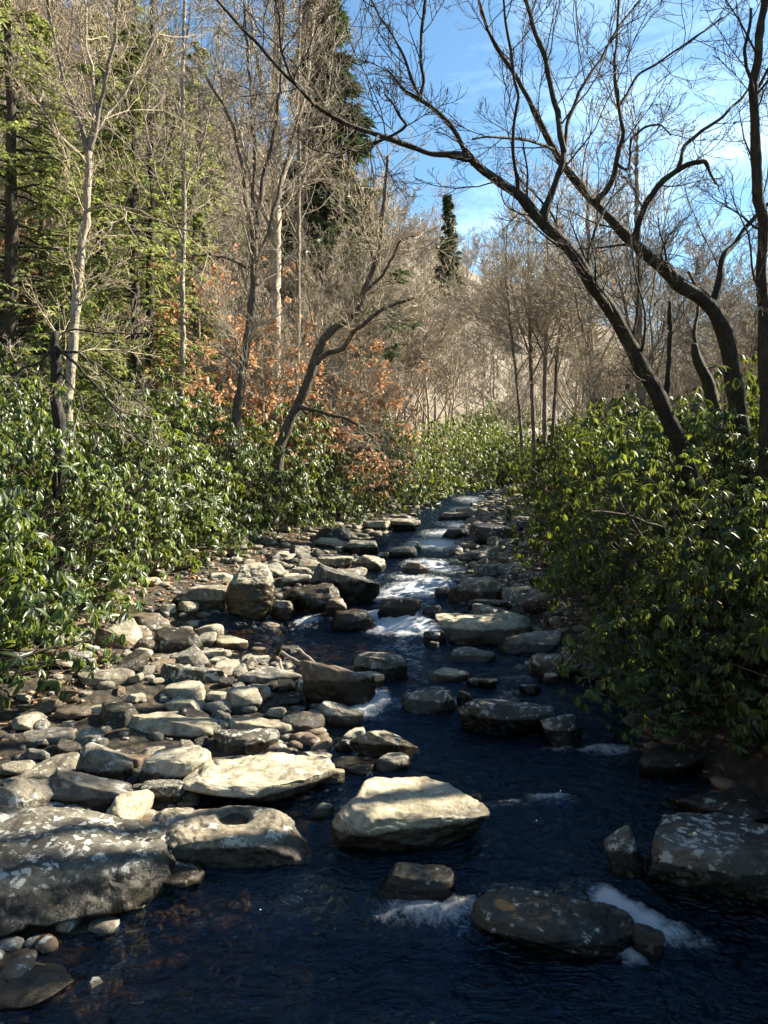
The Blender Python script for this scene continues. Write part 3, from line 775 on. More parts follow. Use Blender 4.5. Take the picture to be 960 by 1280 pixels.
# ------------------------------------------------------------------ rhododendron
def shrub_parts(seed, rx, ry, H, n_ros, seg=3, leaf=.155, low=-.14):
    r = np.random.default_rng(seed)
    # rosette positions: on and under a lumpy dome
    m = n_ros
    ph = r.uniform(0, 2 * np.pi, m); cz = r.uniform(low, 1, m)
    d = np.stack([np.sqrt(np.clip(1 - cz**2, 0, 1)) * np.cos(ph), np.sqrt(np.clip(1 - cz**2, 0, 1)) * np.sin(ph), cz], -1)
    lump = 1 + .36 * noise3(d * 1.7 + seed) + .20 * noise3(d * 4.2 + seed)
    dep = 1 - .42 * r.random(m) ** 1.5
    k = ((np.abs(d)**2.6).sum(1))**(1/2.6)
    p = d / k[:, None] * (lump * dep)[:, None] * np.array([rx, ry, H])
    p[:, 2] = p[:, 2] * .93 + .35 * r.random(m)
    keep = noise3(p * 1.4 + seed * 3) > -.17; p = p[keep]; d = d[keep]; m = len(p)
    # gaps seen as dark holes come from the noise above
    axis_r = unit(d * np.array([1, 1, .3]) + np.array([0, 0, .75]) + r.normal(size=(m, 3)) * .25)
    nl = 8
    a = (np.arange(nl)[None] / nl * 2 * np.pi + r.uniform(0, 6.3, (m, 1)) + r.normal(size=(m, nl)) * .2)
    t1 = unit(np.cross(axis_r, np.array([.3, .9, .1]))); t2 = np.cross(axis_r, t1)
    out_ = t1[:, None] * np.cos(a)[..., None] + t2[:, None] * np.sin(a)[..., None]
    droop = r.uniform(.3, 2.3, (m, 1, 1)) + r.normal(size=(m, nl, 1)) * .2
    ax = unit(out_ + axis_r[:, None] * .25 + np.array([0, 0, -1.]) * droop)
    nrm = unit(axis_r[:, None] * .9 + out_ * .35 * droop + r.normal(size=out_.shape) * .15)
    nrm = nrm - (nrm * ax).sum(-1, keepdims=True) * ax
    pos = p[:, None] + out_ * .012 + r.normal(size=out_.shape) * .008
    n = m * nl
    L = (leaf * r.uniform(.55, 1.4, (m, 1)) * r.uniform(.7, 1.2, (m, nl))).ravel()
    v, f, mv = leaf_batch(pos.reshape(-1, 3), ax.reshape(-1, 3), nrm.reshape(-1, 3), L, L * r.uniform(.26, .36, n), r, seg, .30, .4)
    var = np.repeat(np.clip(.36 + .27 * np.repeat(r.normal(size=m), nl) + .22 * r.normal(size=n), 0, 1), mv)
    # stems: from several root points out to a sample of rosettes
    q = p[r.permutation(m)[:max(60, m // 9)]]; Ns = len(q); K = 9
    root = np.stack([r.normal(size=Ns) * rx * .22, r.normal(size=Ns) * ry * .22, np.full(Ns, -.25)], -1)
    s = np.linspace(0, 1, K)[None, :, None]
    ctrl = root * .5 + q * .5; ctrl[:, 2] = q[:, 2] * r.uniform(.2, .6, Ns)
    st = (1 - s)**2 * root[:, None] + 2 * s * (1 - s) * ctrl[:, None] + s**2 * q[:, None]
    st = st + noise3(st * 2.2 + 9)[..., None] * r.normal(size=(Ns, 1, 3)) * .12 * np.sin(s * np.pi)
    rad = np.linspace(.022, .005, K)[None] * r.uniform(.6, 1.3, (Ns, 1))
    tw, twr = children(st, rad, 4, .22, 40, 4, r, .1, .25, .5, .6, .003)
    sv = merge([tubes(st, rad, 5), tubes(tw, twr, 3)])
    return (v, f, var), sv

def make_shrub(seed, rx, ry, H, n, seg=3, leaf=.135):
    (v, f, var), (sv, sf) = shrub_parts(seed, rx, ry, H, n, seg, leaf)
    root = empty('rhododendron', (0, 0, 0)); tag(root, 'x', 'shrub')
    link('foliage', mk_mesh('rhododendron_leaves', v, f, M['rhodo'], smooth=True, attrs={'var': var}), root)
    link('stems', mk_mesh('rhododendron_stems', sv, sf, M['stem']), root)
    return root

SH = [make_shrub(s, 2.3, 2.1, 3.3, 2700) for s in (3, 8, 14)]
SHF = [make_shrub(s, 2.6, 2.4, 3.2, 1500, seg=2, leaf=.165) for s in (21, 27)]
used_sh = set()
def put_shrub(proto, x, y, scale, rz, label, group, dz=.12):
    z = G(x, y) + dz
    if id(proto) not in used_sh:
        used_sh.add(id(proto)); o = proto
        o.location = (x, y, z); o.rotation_euler.z = rz; o.scale = (scale,) * 3 if np.isscalar(scale) else scale
        o['label'] = label; o['group'] = group
        return o
    return copy_tree(proto, (x, y, z), rz, scale, label, group)

gl, gr = 'rhododendrons along the left bank', 'rhododendrons along the right bank'
left = [(-5.9, 8.9, (1, 1, .78), 'dark-leaved rhododendron at the far left edge, hanging low over the nearest rocks'),
        (-6.2, 12.2, (1.05, 1.05, .80), 'broad rhododendron around the foot of the snapped trunk, reaching down to the left bar'),
        (-6.1, 15.4, (1.05, 1.05, .86), 'yellow-green sunlit rhododendron behind the rocks left of the upright boulder'),
        (-5.9, 18.6, (1.1, 1.1, .92), 'dense glossy rhododendron directly above the tall upright boulder'),
        (-5.5, 22.0, (1.15, 1.15, 1.0), 'tall rhododendron below the foot of the twin-stemmed tree'),
        (-4.2, 25.4, 1.05, 'pale glittering rhododendron under the leaning left tree'),
        (-2.9, 29.2, 1.05, 'rounded rhododendron right of the leaning left tree')]
for k, (x, y, s, lb) in enumerate(left): put_shrub(SH[k % 3], x, y, s, k * 1.9 + .4, lb, gl)
for k, (x, y, s) in enumerate([(-9.8, 13, (1.15, 1.15, .7)), (-10, 17, (1.2, 1.2, .8)), (-10, 21, (1.2, 1.2, .9)), (-8.5, 25.5, 1.2), (-7, 30, 1.2)]):
    put_shrub(SHF[k % 2], x, y, s, k * 1.3, 'rhododendron half hidden in the second row behind the left bank shrubs', gl)
for k, (x, y, s) in enumerate([(-1.9, 33.5, 1.1), (-.6, 37.5, 1.0), (.2, 40, 1.1), (1.6, 46, 1.1), (3.4, 53, 1.1), (6.0, 61, 1.2), (9, 70, 1.3), (-5, 38, 1.3), (-3, 46, 1.3)]):
    put_shrub(SHF[k % 2], x, y, s, k * 2.3, 'distant light green shrub where the left bank narrows upstream', gl)
right = [(4.75, 12.8, (1.0, 1.0, .82), 'bright yellow-green rhododendron reaching over the water at the right'),
         (4.3, 9.4, (.85, .85, .66), 'dark low rhododendron in deep shade at the right edge above the black water'),
         (5.2, 16.9, (1.0, 1.0, .84), 'sunlit rhododendron behind the bright yellow-green one, below the right trees'),
         (4.9, 7.5, (.8, .8, .6), 'lowest rhododendron in the black shade of the right edge above the spotted boulder'),
         (3.95, 8.5, (.62, .7, .45), 'small rhododendron trailing its leaves over the black water at right'),
         (7.9, 15.0, (1.05, 1.05, .9), 'tall rhododendron between the trunks of the two big right trees'),
         (6.4, 21.0, (1.0, 1.0, .88), 'rhododendron left of and beyond the leaning tree, at the bend of the right bank')]
for k, (x, y, s, lb) in enumerate(right): put_shrub(SH[(k + 1) % 3], x, y, s, k * 2.1 + 1, lb, gr, -.12 if y < 12 else .1)
for k, (x, y, s) in enumerate([(8.4, 26, 1.0), (10.5, 20, 1.1), (8.0, 32, 1.0), (9.2, 39, 1.05), (10.6, 46, 1.1), (13, 54, 1.2), (12.5, 33, 1.1), (15, 27, 1.1)]):
    put_shrub(SHF[k % 2], x, y, s, k * 1.7, 'distant rhododendron on the right bank upstream', gr)
# thicket just outside the picture on the right, which shades the foreground
for k, (x, y, s) in enumerate([(5.0, 6.0, (.8, .8, .85)), (5.2, 3.4, 1.0), (8.4, 11.2, 1.1)]):
    put_shrub(SH[k % 3], x, y, s, k * 1.1, 'rhododendron beyond the right picture edge shading the near water', gr)

# ------------------------------------------------------------------ conifers
def conifer(name, H, r0, seed, mat, label, group, nb=70, spread=.26, droop=-.12, t0=.12, fl=.16, nf=11, bark='bark_dark', cat='tree', shape=1.0):
    r = np.random.default_rng(seed); K = 12; z = np.linspace(0, 1, K)
    tr = wiggle(np.stack([0 * z, 0 * z, z * H], 1), H * .006, r, .4); rad = r0 * (1 - .93 * z)
    t = t0 + (1 - t0) * (np.arange(nb) + r.random(nb)) / nb
    p, _ = sample(tr[None], t[None]); p = p[0]; a = r.uniform(0, 6.3, nb)
    L = H * spread * (1.02 - t)**shape * r.uniform(.6, 1.1, nb) + .15
    d = np.stack([np.cos(a), np.sin(a), np.full(nb, .12)], -1)
    Kb = 7; s = np.linspace(0, 1, Kb)[None, :, None]
    b = p[:, None] + d[:, None] * s * L[:, None, None] + np.array([0, 0, 1.]) * (droop * s**2) * L[:, None, None] * 1.6
    b = b + r.normal(size=b.shape) * .02 * L[:, None, None] * s
    br = (r0 * .22 * (1 - t * .7))[:, None] * np.linspace(1, .2, Kb)[None]
    l2, r2 = children(b, br, 9, .42, 52, 4, r, -.05, .1, .12, .5, .005, flat=.85)
    tt = r.uniform(.1, 1, (len(l2), nf)); fp, ft = sample(l2, np.minimum(tt, .99))
    fp = fp.reshape(-1, 3); ft = ft.reshape(-1, 3); n = len(fp)
    sd = unit(np.cross(ft, [0, 0, 1.])) * r.choice([-1, 1], n)[:, None]
    ax = unit(ft * .8 + sd * .9 + r.normal(size=(n, 3)) * .25 + np.array([0, 0, -.12]))
    nr = unit(np.array([0, 0, 1.]) + r.normal(size=(n, 3)) * .45)
    v, f = fronds(fp, ax, nr, fl * r.uniform(.6, 1.3, n), fl * .34 * r.uniform(.7, 1.2, n))
    var = np.repeat(np.clip(.45 + .25 * r.normal(size=n), 0, 1), 4)
    root = empty(name, (0, 0, 0)); tag(root, label, cat, group)
    a1, b1 = merge([tubes(tr[None], rad[None], 8), tubes(b, br, 4), tubes(l2, r2, 3)])
    link('trunk', mk_mesh(name + '_trunk', a1, b1, M[bark]), root)
    link('crown', mk_mesh(name + '_needles', v, f, mat, smooth=False, attrs={'var': var}), root)
    return root

def setat(o, x, y, rz=0, s=1.0, dz=-.1):
    o.location = (x, y, G(x, y) + dz); o.rotation_euler.z = rz; o.scale = (s,) * 3 if np.isscalar(s) else s
def XY(px, D): return ((px - 480) / FPX * D, D)
# ------------------------------------------------------------------ the traced trees
def hero(name, label, limbs, bark, twig, seed, n1=7, n2=6, n3=4, lf=.34, rmin=.0036, t0=.12, up=.10, group=None, ang=46, part=None, dead=(), thick=.82):
    """limbs: list of (d0, d1, [(px, py, width px), ...]); the first is the trunk"""
    r = np.random.default_rng(seed); K = 26; P3, RD = [], []
    for li, (d0, d1, pl) in enumerate(limbs):
        q = resample(np.array(pl, float), 60); s = np.linspace(0, 1, 60)
        D = d0 + (d1 - d0) * s
        pts = np.array([P(a, b, c) for (a, b, _), c in zip(q, D)]); rd = q[:, 2] / FPX * D / 2 * thick
        z = resample(np.column_stack([pts, rd]), K)
        w_ = wiggle(z[:, :3], .035 + .3 * z[:, 3].mean(), r, 1.6)
        if li:   # join the limb to the stem it grows from
            A = np.concatenate([resample(q_, 120) for q_ in P3]); n_ = A[np.argmin(((A - w_[0])**2).sum(1))]
            if np.linalg.norm(n_ - w_[0]) < 1.2: w_ = w_ + (n_ - w_[0]) * (np.clip(1 - np.linspace(0, 1, K) * 2.5, 0, 1)**1.5)[:, None]
        rr_ = z[:, 3].copy()
        if li: rr_ *= 1 + .45 * np.clip(1 - np.arange(K) / 2.5, 0, 1)
        P3.append(w_); RD.append(rr_)
    base = P3[0][0].copy(); g = G(base[0], base[1])
    if g < base[2]:  # run the trunk down into the ground
        dirv = unit(P3[0][0] - P3[0][2]) * .35 + np.array([0, 0, -1]); 
        foot = base + dirv * (base[2] - g + .3)
        P3[0] = resample(np.column_stack([np.vstack([foot, P3[0]]), np.concatenate([[RD[0][0] * 1.2], RD[0]])]), K + 6)
        RD[0] = P3[0][:, 3]; P3[0] = P3[0][:, :3]; base = foot
    root = empty(name, base); tag(root, label, 'tree', group)
    tv = []
    for i, (p, rd) in enumerate(zip(P3, RD)):
        sd = 14 if rd.max() > .08 else 7
        big = resample(np.column_stack([p, rd]), 90 if rd.max() > .08 else 40); p, rd = big[:, :3], big[:, 3]
        rr = rd * (1 + .16 * noise3(p * 2.4 + i) + .08 * noise3(p * 9 + i)); rr = np.concatenate([[1e-3], rr, [1e-3]]); p = np.concatenate([p[:1], p, p[-1:] + (p[-1:] - p[-2:-1]) * .3])
        v, f = tubes(p[None] - base, rr[None], sd)
        # buttress irregularity around the stem
        v = v + (noise3(v * 5 + i)[:, None]) * .012
        link('trunk' if i == 0 else 'limb', mk_mesh(name + ('_trunk' if i == 0 else '_limb'), v, f, bark), root)
    tw = []
    for i, (p, rd) in enumerate(zip(P3, RD)):
        if i in dead: continue
        q = resample(np.column_stack([p, rd]), 14)
        Ll = np.linalg.norm(p[-1] - p[0])
        m = max(4, int(n1 * (Ll / 3) ** .6))
        tt = t0 if i else .5
        l1, r1 = children(q[None, :, :3] - base, q[None, :, 3], m, lf, ang, 9, r, up, .13, tt, .30, rmin * 2, lenabs=1.8 * lf / .34 * (1 if Ll > 2 else .6))
        l2, r2 = children(l1, r1, n2, .55, 42, 6, r, up, .15, .15, .55, rmin * 1.25)
        l3, r3 = children(l2, r2, n3, .62, 40, 5, r, up, .17, .1, .65, rmin)
        l4, r4 = children(l3, r3, 2, .7, 38, 4, r, up, .18, .2, .7, rmin * .75)
        tw += [tubes(l1, r1, 5), tubes(l2, r2, 4), tubes(l3, r3, 3), tubes(l4, r4, 3)]
    if tw:
        v, f = merge(tw); link('twigs', mk_mesh(name + '_twigs', v, f, twig), root)
    return root

BD, BG, BB, BT = M['bark_dark'], M['bark_grey'], M['bark_birch'], M['bark_tan']
TD, TW = M['twig_dark'], M['twig']

hero('leaning_tree', 'dark leaning tree whose long trunk arches up to the left over the stream', [
    (12.0, 9.6, [(886, 655, 38), (862, 585, 33), (838, 530, 31), (812, 480, 29), (790, 430, 28), (758, 378, 26), (715, 318, 24), (692, 287, 23), (650, 250, 18), (610, 213, 16), (588, 192, 15)]),
    (9.6, 8.2, [(588, 192, 13), (540, 186, 11), (480, 175, 10), (430, 152, 9), (388, 125, 8), (340, 78, 7), (305, 38, 6), (268, -5, 5), (240, -40, 4)]),
    (9.6, 9.0, [(590, 194, 11), (565, 160, 10), (535, 132, 9), (505, 115, 8), (490, 98, 5), (478, 85, 3)]),
    (9.2, 9.0, [(527, 128, 7), (529, 100, 7), (526, 60, 6), (531, 20, 6), (532, -30, 5)]),
    (9.2, 8.8, [(530, 125, 5), (508, 85, 5), (488, 45, 4), (462, 0, 4), (450, -30, 3)]),
    (9.8, 10.6, [(691, 290, 17), (697, 245, 14), (706, 195, 13), (698, 150, 12), (690, 110, 11), (676, 55, 10), (660, 5, 9), (650, -35, 8)]),
    (9.9, 11.0, [(703, 195, 8), (710, 150, 8), (722, 118, 7), (748, 78, 6), (772, 40, 5), (800, 5, 4), (820, -30, 4)]),
    (9.6, 9.4, [(652, 250, 8), (648, 215, 7), (640, 170, 7), (645, 120, 7), (640, 70, 6), (630, 20, 5), (628, -20, 4)]),
    (8.9, 8.4, [(480, 176, 5), (460, 190, 5), (440, 189, 4), (432, 190, 3)]),
    (8.9, 8.6, [(520, 182, 5), (505, 150, 5), (492, 130, 4), (480, 118, 4)]),
    (8.6, 8.0, [(400, 130, 5), (370, 105, 5), (352, 60, 4), (345, 20, 3), (330, -20, 3)]),
    (11.4, 11.3, [(846, 505, 13), (837, 470, 11), (835, 425, 10), (837, 395, 10), (838, 379, 5)]),
    (10.4, 11.2, [(745, 362, 7), (735, 330, 6), (742, 290, 6), (760, 255, 5), (790, 225, 4)]),
], BD, TD, 101, thick=.62, n1=7, dead=(11,), lf=.34)

hero('crooked_tree', 'thick mossy tree that bends left near the right edge and spreads crooked limbs', [
    (13.0, 11.2, [(948, 655, 48), (936, 590, 40), (924, 520, 36), (914, 450, 34), (906, 402, 33), (880, 374, 30), (842, 350, 26), (800, 310, 23), (770, 282, 19), (744, 255, 17), (712, 214, 14), (690, 186, 12), (664, 135, 11), (648, 98, 9), (614, 50, 7), (600, 0, 6), (592, -35, 5)]),
    (11.6, 11.6, [(803, 312, 15), (804, 275, 13), (806, 252, 13), (832, 224, 12), (862, 202, 11), (882, 197, 9), (888, 215, 6), (896, 232, 4)]),
    (11.5, 12.2, [(850, 206, 8), (856, 180, 8), (875, 163, 7), (903, 146, 6), (925, 122, 5), (940, 100, 4)]),
    (11.3, 11.6, [(745, 256, 10), (760, 238, 10), (771, 212, 10), (778, 165, 9), (771, 120, 8), (768, 80, 7), (772, 40, 6), (776, 0, 5), (780, -35, 5)]),
    (11.5, 11.8, [(776, 185, 6), (772, 205, 6), (786, 215, 5), (790, 170, 5), (808, 155, 5), (825, 155, 4), (838, 170, 3)]),
    (12.2, 13.0, [(892, 385, 17), (898, 355, 13), (908, 320, 11), (928, 292, 9), (948, 268, 8), (975, 240, 6)]),
    (11.2, 10.6, [(688, 186, 6), (650, 172, 6), (620, 170, 5), (590, 172, 4)]),
    (11.4, 12.0, [(775, 130, 5), (795, 95, 5), (830, 72, 4), (870, 48, 4), (905, 20, 3)]),
], BD, TD, 131, thick=.62, n1=7, lf=.36)

hero('dark_tree', 'black straight trunk running up the right picture edge', [
    (11.0, 10.0, [(962, 660, 22), (957, 560, 19), (953, 420, 17), (952, 300, 16), (947, 200, 15), (942, 120, 13), (950, 40, 12), (962, -20, 11)]),
    (10.2, 10.4, [(947, 120, 6), (958, 90, 5), (975, 60, 5)]),
    (10.2, 10.0, [(946, 150, 6), (938, 100, 5), (930, 60, 5), (938, 10, 4)]),
], BD, TD, 151, n1=6)
hero('mossy_tree', 'shorter mossy trunk leaning left in front of the thick crooked tree', [
    (14.5, 14.0, [(905, 600, 22), (897, 540, 20), (886, 485, 18), (873, 452, 15), (868, 430, 9)]),
    (14.0, 14.4, [(875, 455, 7), (868, 420, 6), (872, 380, 5), (862, 340, 4)]),
], BD, TD, 161, n1=5, dead=(0,))

hero('birch_tree', 'pale many-forked birch rising behind the snapped trunk at left', [
    (16.0, 16.6, [(84, 625, 24), (84, 560, 22), (86, 490, 20), (91, 430, 19), (98, 370, 17), (104, 310, 16), (109, 240, 14), (111, 190, 14)]),
    (16.6, 16.0, [(110, 195, 10), (101, 160, 8), (88, 122, 7), (76, 80, 6), (66, 40, 6), (59, -5, 5), (52, -40, 4)]),
    (16.6, 17.2, [(112, 190, 10), (117, 160, 8), (118, 112, 7), (109, 60, 6), (106, 0, 5), (104, -40, 5)]),
    (16.6, 16.2, [(112, 188, 10), (122, 145, 9), (131, 98, 8), (143, 52, 7), (150, 0, 6), (156, -35, 5)]),
    (16.7, 17.4, [(113, 170, 7), (130, 145, 7), (155, 118, 6), (176, 78, 5), (195, 45, 4), (215, 20, 3)]),
    (16.4, 15.8, [(104, 205, 6), (90, 185, 5), (70, 165, 5), (50, 130, 4), (30, 110, 3)]),
    (16.3, 15.6, [(100, 260, 6), (130, 255, 5), (170, 262, 4), (215, 280, 4), (260, 292, 3)]),
], BB, TW, 171, thick=.6, n1=7, lf=.36, rmin=.006)
hero('snapped_trunk', 'dark brown dead trunk snapped off jaggedly with drooping dead branches', [
    (13.4, 13.4, [(76, 640, 22), (75, 560, 19), (73, 500, 17), (71, 455, 17), (71, 428, 16), (72, 416, 9)]),
    (13.4, 12.4, [(72, 430, 5), (95, 455, 5), (118, 480, 4), (150, 520, 3), (182, 560, 2)]),
    (13.4, 12.6, [(72, 440, 5), (100, 440, 4), (140, 470, 3), (190, 520, 2)]),
    (13.4, 13.0, [(71, 432, 4), (50, 455, 4), (30, 462, 3), (0, 480, 2)]),
    (13.4, 13.8, [(72, 425, 4), (92, 412, 3), (130, 415, 3), (180, 418, 2)]),
    (13.4, 12.8, [(73, 460, 4), (100, 500, 3), (122, 560, 2)]),
], BD, TW, 181, n1=6, dead=(0,), lf=.2, rmin=.004)

hero('twin_tree', 'slender grey tree forking into many upright stems above the shrubs', [
    (22.0, 22.4, [(294, 550, 16), (298, 505, 14), (305, 465, 14), (309, 425, 13), (313, 395, 14), (319, 355, 12), (320, 320, 11), (318, 285, 10)]),
    (22.4, 22.0, [(319, 320, 8), (312, 270, 7), (305, 215, 6), (296, 180, 6), (290, 150, 5), (270, 118, 4), (258, 95, 3)]),
    (22.4, 23.0, [(319, 300, 8), (325, 250, 7), (331, 210, 6), (346, 160, 6), (350, 105, 5), (354, 50, 4), (355, -10, 4)]),
    (22.4, 22.4, [(318, 290, 7), (316, 240, 6), (318, 190, 5), (315, 130, 5), (310, 70, 4), (305, 10, 3)]),
    (22.4, 23.4, [(320, 330, 7), (335, 300, 6), (343, 260, 6), (360, 200, 5), (372, 150, 4), (385, 110, 3)]),
    (22.3, 21.4, [(318, 340, 6), (290, 325, 5), (262, 318, 4), (240, 320, 3)]),
], M['bark_mid'], TW, 191, n1=9, lf=.5, rmin=.008)
hero('leaning_tree', 'grey tree leaning right over the bank with a curved crooked crown', [
    (24.0, 24.0, [(350, 556, 17), (364, 525, 15), (380, 490, 14), (391, 460, 14), (398, 432, 13), (412, 412, 12), (432, 402, 11), (448, 388, 10), (459, 355, 9), (470, 325, 8), (478, 285, 7), (481, 240, 6), (486, 195, 4)]),
    (24.0, 23.0, [(395, 458, 8), (412, 443, 7), (430, 437, 7), (445, 412, 6), (470, 392, 6), (495, 380, 5), (518, 372, 4)]),
    (24.0, 22.6, [(378, 512, 7), (400, 515, 6), (425, 520, 5), (450, 532, 4), (472, 552, 3)]),
    (24.0, 23.4, [(458, 365, 5), (480, 345, 5), (500, 300, 4), (520, 295, 3)]),
    (24.0, 24.8, [(470, 328, 5), (455, 290, 4), (452, 250, 4), (440, 215, 3)]),
], M['bark_mid'], TW, 201, n1=8, lf=.48, rmin=.008)

# big trunks standing farther back on the left slope
for px, D, w, py0, seed, bk, lb in [
        (344, 31, 20, 560, 211, BT, 'broad tall tan trunk standing behind the slender grey forking tree'),
        (187, 27, 14, 560, 212, BD, 'dark brown straight trunk in the middle of the hemlock greenery'),
        (228, 25, 9, 540, 213, BB, 'thin pale trunk right of the hemlock greenery'),
        (372, 30, 8, 560, 214, BG, 'thin grey trunk between the broad tan trunk and the leaning left tree')]:
    x = (px - 480) / FPX
    hero('tall_tree', lb, [
        (D, D + .5, [(px - 3, py0, w), (px, 420, w * .92), (px + 2, 260, w * .8), (px, 120, w * .7), (px + 4, -20, w * .5), (px + 2, -90, w * .4)]),
        (D, D - 1.5, [(px, 300, w * .35), (px - 30, 230, w * .3), (px - 48, 150, w * .22), (px - 60, 90, w * .15)]),
        (D, D + 1.5, [(px, 240, w * .35), (px + 28, 170, w * .3), (px + 42, 90, w * .22), (px + 50, 10, w * .15)]),
        (D, D + 1.5, [(px, 160, w * .35), (px - 20, 90, w * .3), (px - 32, 10, w * .22)]),
    ], bk, TW, seed, n1=6, lf=.6, rmin=.008)

# thin grove right of the stream at the bend
gv = 'thin trees at the bend right of the stream'
for k, (px, D, w, top, lean, lb) in enumerate([
        (655, 36, 5, 330, -22, 'thin pole leaning left, leftmost of the grove at the bend'),
        (668, 37, 7, 300, -8, 'slim dark trunk second from the left in the grove at the bend'),
        (680, 36, 8, 290, 4, 'darker straight trunk in the middle of the grove at the bend'),
        (688, 39, 6, 320, 16, 'slim trunk leaning right at the edge of the grove'),
        (745, 34, 11, 250, -10, 'stout grey trunk between the grove and the leaning tree'),
        (804, 27, 14, 200, -8, 'grey trunk standing just left of the snag on the leaning tree'),
        (778, 40, 6, 300, 6, 'slender distant trunk seen behind the leaning tree')]):
    hero('bare_tree', lb, [
        (D, D + .5, [(px, 585, w), (px + lean * .3, 500, w * .9), (px + lean * .7, 420, w * .75), (px + lean, top + 20, w * .5), (px + lean, top - 40, w * .25)]),
        (D, D + 1.5, [(px + lean * .4, 470, w * .4), (px + 22, 420, w * .3), (px + 34, 370, w * .2)]),
        (D, D - 1.5, [(px + lean * .5, 450, w * .4), (px - 20, 400, w * .3), (px - 30, 350, w * .2)])],
        BG, TW, 300 + k, n1=9, lf=.75, rmin=.010, group=gv)

# ------------------------------------------------------------------ hemlocks and spruces
hem = [conifer('hemlock', 13, .20, 41, M['hemlock'], 'tall yellow-green hemlock filling the upper left behind the birch', 'hemlocks on the left slope', nb=120, fl=.135, nf=20, droop=-.2),
       conifer('hemlock', 10, .16, 43, M['hemlock'], 'feathery hemlock', 'hemlocks on the left slope', nb=90, fl=.13, nf=19, spread=.30, droop=-.2)]
setat(hem[0], *XY(172, 26), .5, 1.15)
setat(hem[1], *XY(95, 20), 1.2, .72); hem[1]['label'] = 'small feathery hemlock spreading low behind the birch trunk'
for px, D, s, lb in [(22, 24, 1.35, 'dark hemlock with a thick trunk at the left picture edge'),
                     (245, 31, 1.15, 'sunlit hemlock right of the tall yellow-green one'),
                     (150, 19, .5, 'low bright green hemlock bough above the left shrubs')]:
    copy_tree(hem[1 if s < 1.3 else 0], (*XY(px, D), G(*XY(px, D)) - .1), px * .1, s, lb, 'hemlocks on the left slope')
spr = conifer('spruce', 16, .22, 47, M['spruce'], 'dark spruce spire against the sky at top centre', 'dark spruces on the ridge', nb=150, fl=.34, nf=14, spread=.17, droop=-.05, t0=.25)
setat(spr, *XY(405, 42), 0, (2.1, 2.1, (28.0 - G(*XY(405, 42))) / 16))
for px, D, s, lb in [(559, 118, (1.5, 1.5, (43.5 - G(*XY(559, 118))) / 16), 'small dark spruce spire standing on the skyline left of the white cloud'),
                     (664, 175, 1.1, 'tiny far spruce at the head of the valley'),
                     (628, 160, 1.0, 'tiny far spruce left of the valley head'),
                     (1010, 30, .9, 'dark spruce at the right beyond the picture edge'),
                     (905, 70, .9, 'far dark spruce on the right hillside')]:
    x, y = XY(px, D); copy_tree(spr, (x, y, G(x, y) - .2), px * .3, s, lb, 'dark spruces on the ridge')
# hemlocks on the right bank just outside the frame: their shade lies on the near water
for k, (x, y, s) in enumerate([(7.4, 6.6, .8), (6.6, 4.2, .8), (10.2, 9.4, .9), (5.6, 1.6, .7)]):
    copy_tree(hem[k % 2], (x, y, G(x, y) - .1), k * 1.3, s, 'hemlock on the right bank outside the picture', 'hemlocks shading the near water')

tallh = conifer('hemlock', 17, .22, 48, M['hemlock'], 'unseen tall hemlock with a bare lower trunk, added on the right bank for shade', 'hemlocks shading the near water', nb=80, fl=.2, nf=12, t0=.63, spread=.22, droop=-.2)
setat(tallh, 11.4, 11.3)  # added out of view to shade the corner boulder; high crown lets sun beneath
for k, (x, y, s) in enumerate([(12.6, 9.6, 1.0), (14.5, 13.2, 1.15), (10.2, 7.2, .8)]):
    copy_tree(tallh, (x, y, G(x, y) - .1), k * 2.2 + 1, s, 'unseen tall hemlock with a bare lower trunk, added on the right bank for shade', 'hemlocks shading the near water')
for px, D, s, lb in [(130, 33, 1.3, 'big light green hemlock farther up the slope between the birch and the dark trunk'),
                     (215, 36, 1.4, 'high light green hemlock up the slope right of the dark brown trunk'),
                     (255, 42, 1.5, 'farthest green hemlock high on the left slope'), (175, 44, 1.7, 'highest green hemlock on the left slope behind the birch crown'), (60, 30, 1.1, 'green hemlock between the left edge and the birch')]:
    copy_tree(hem[0], (*XY(px, D), G(*XY(px, D)) - .1), px * .17, s, lb, 'hemlocks on the left slope')

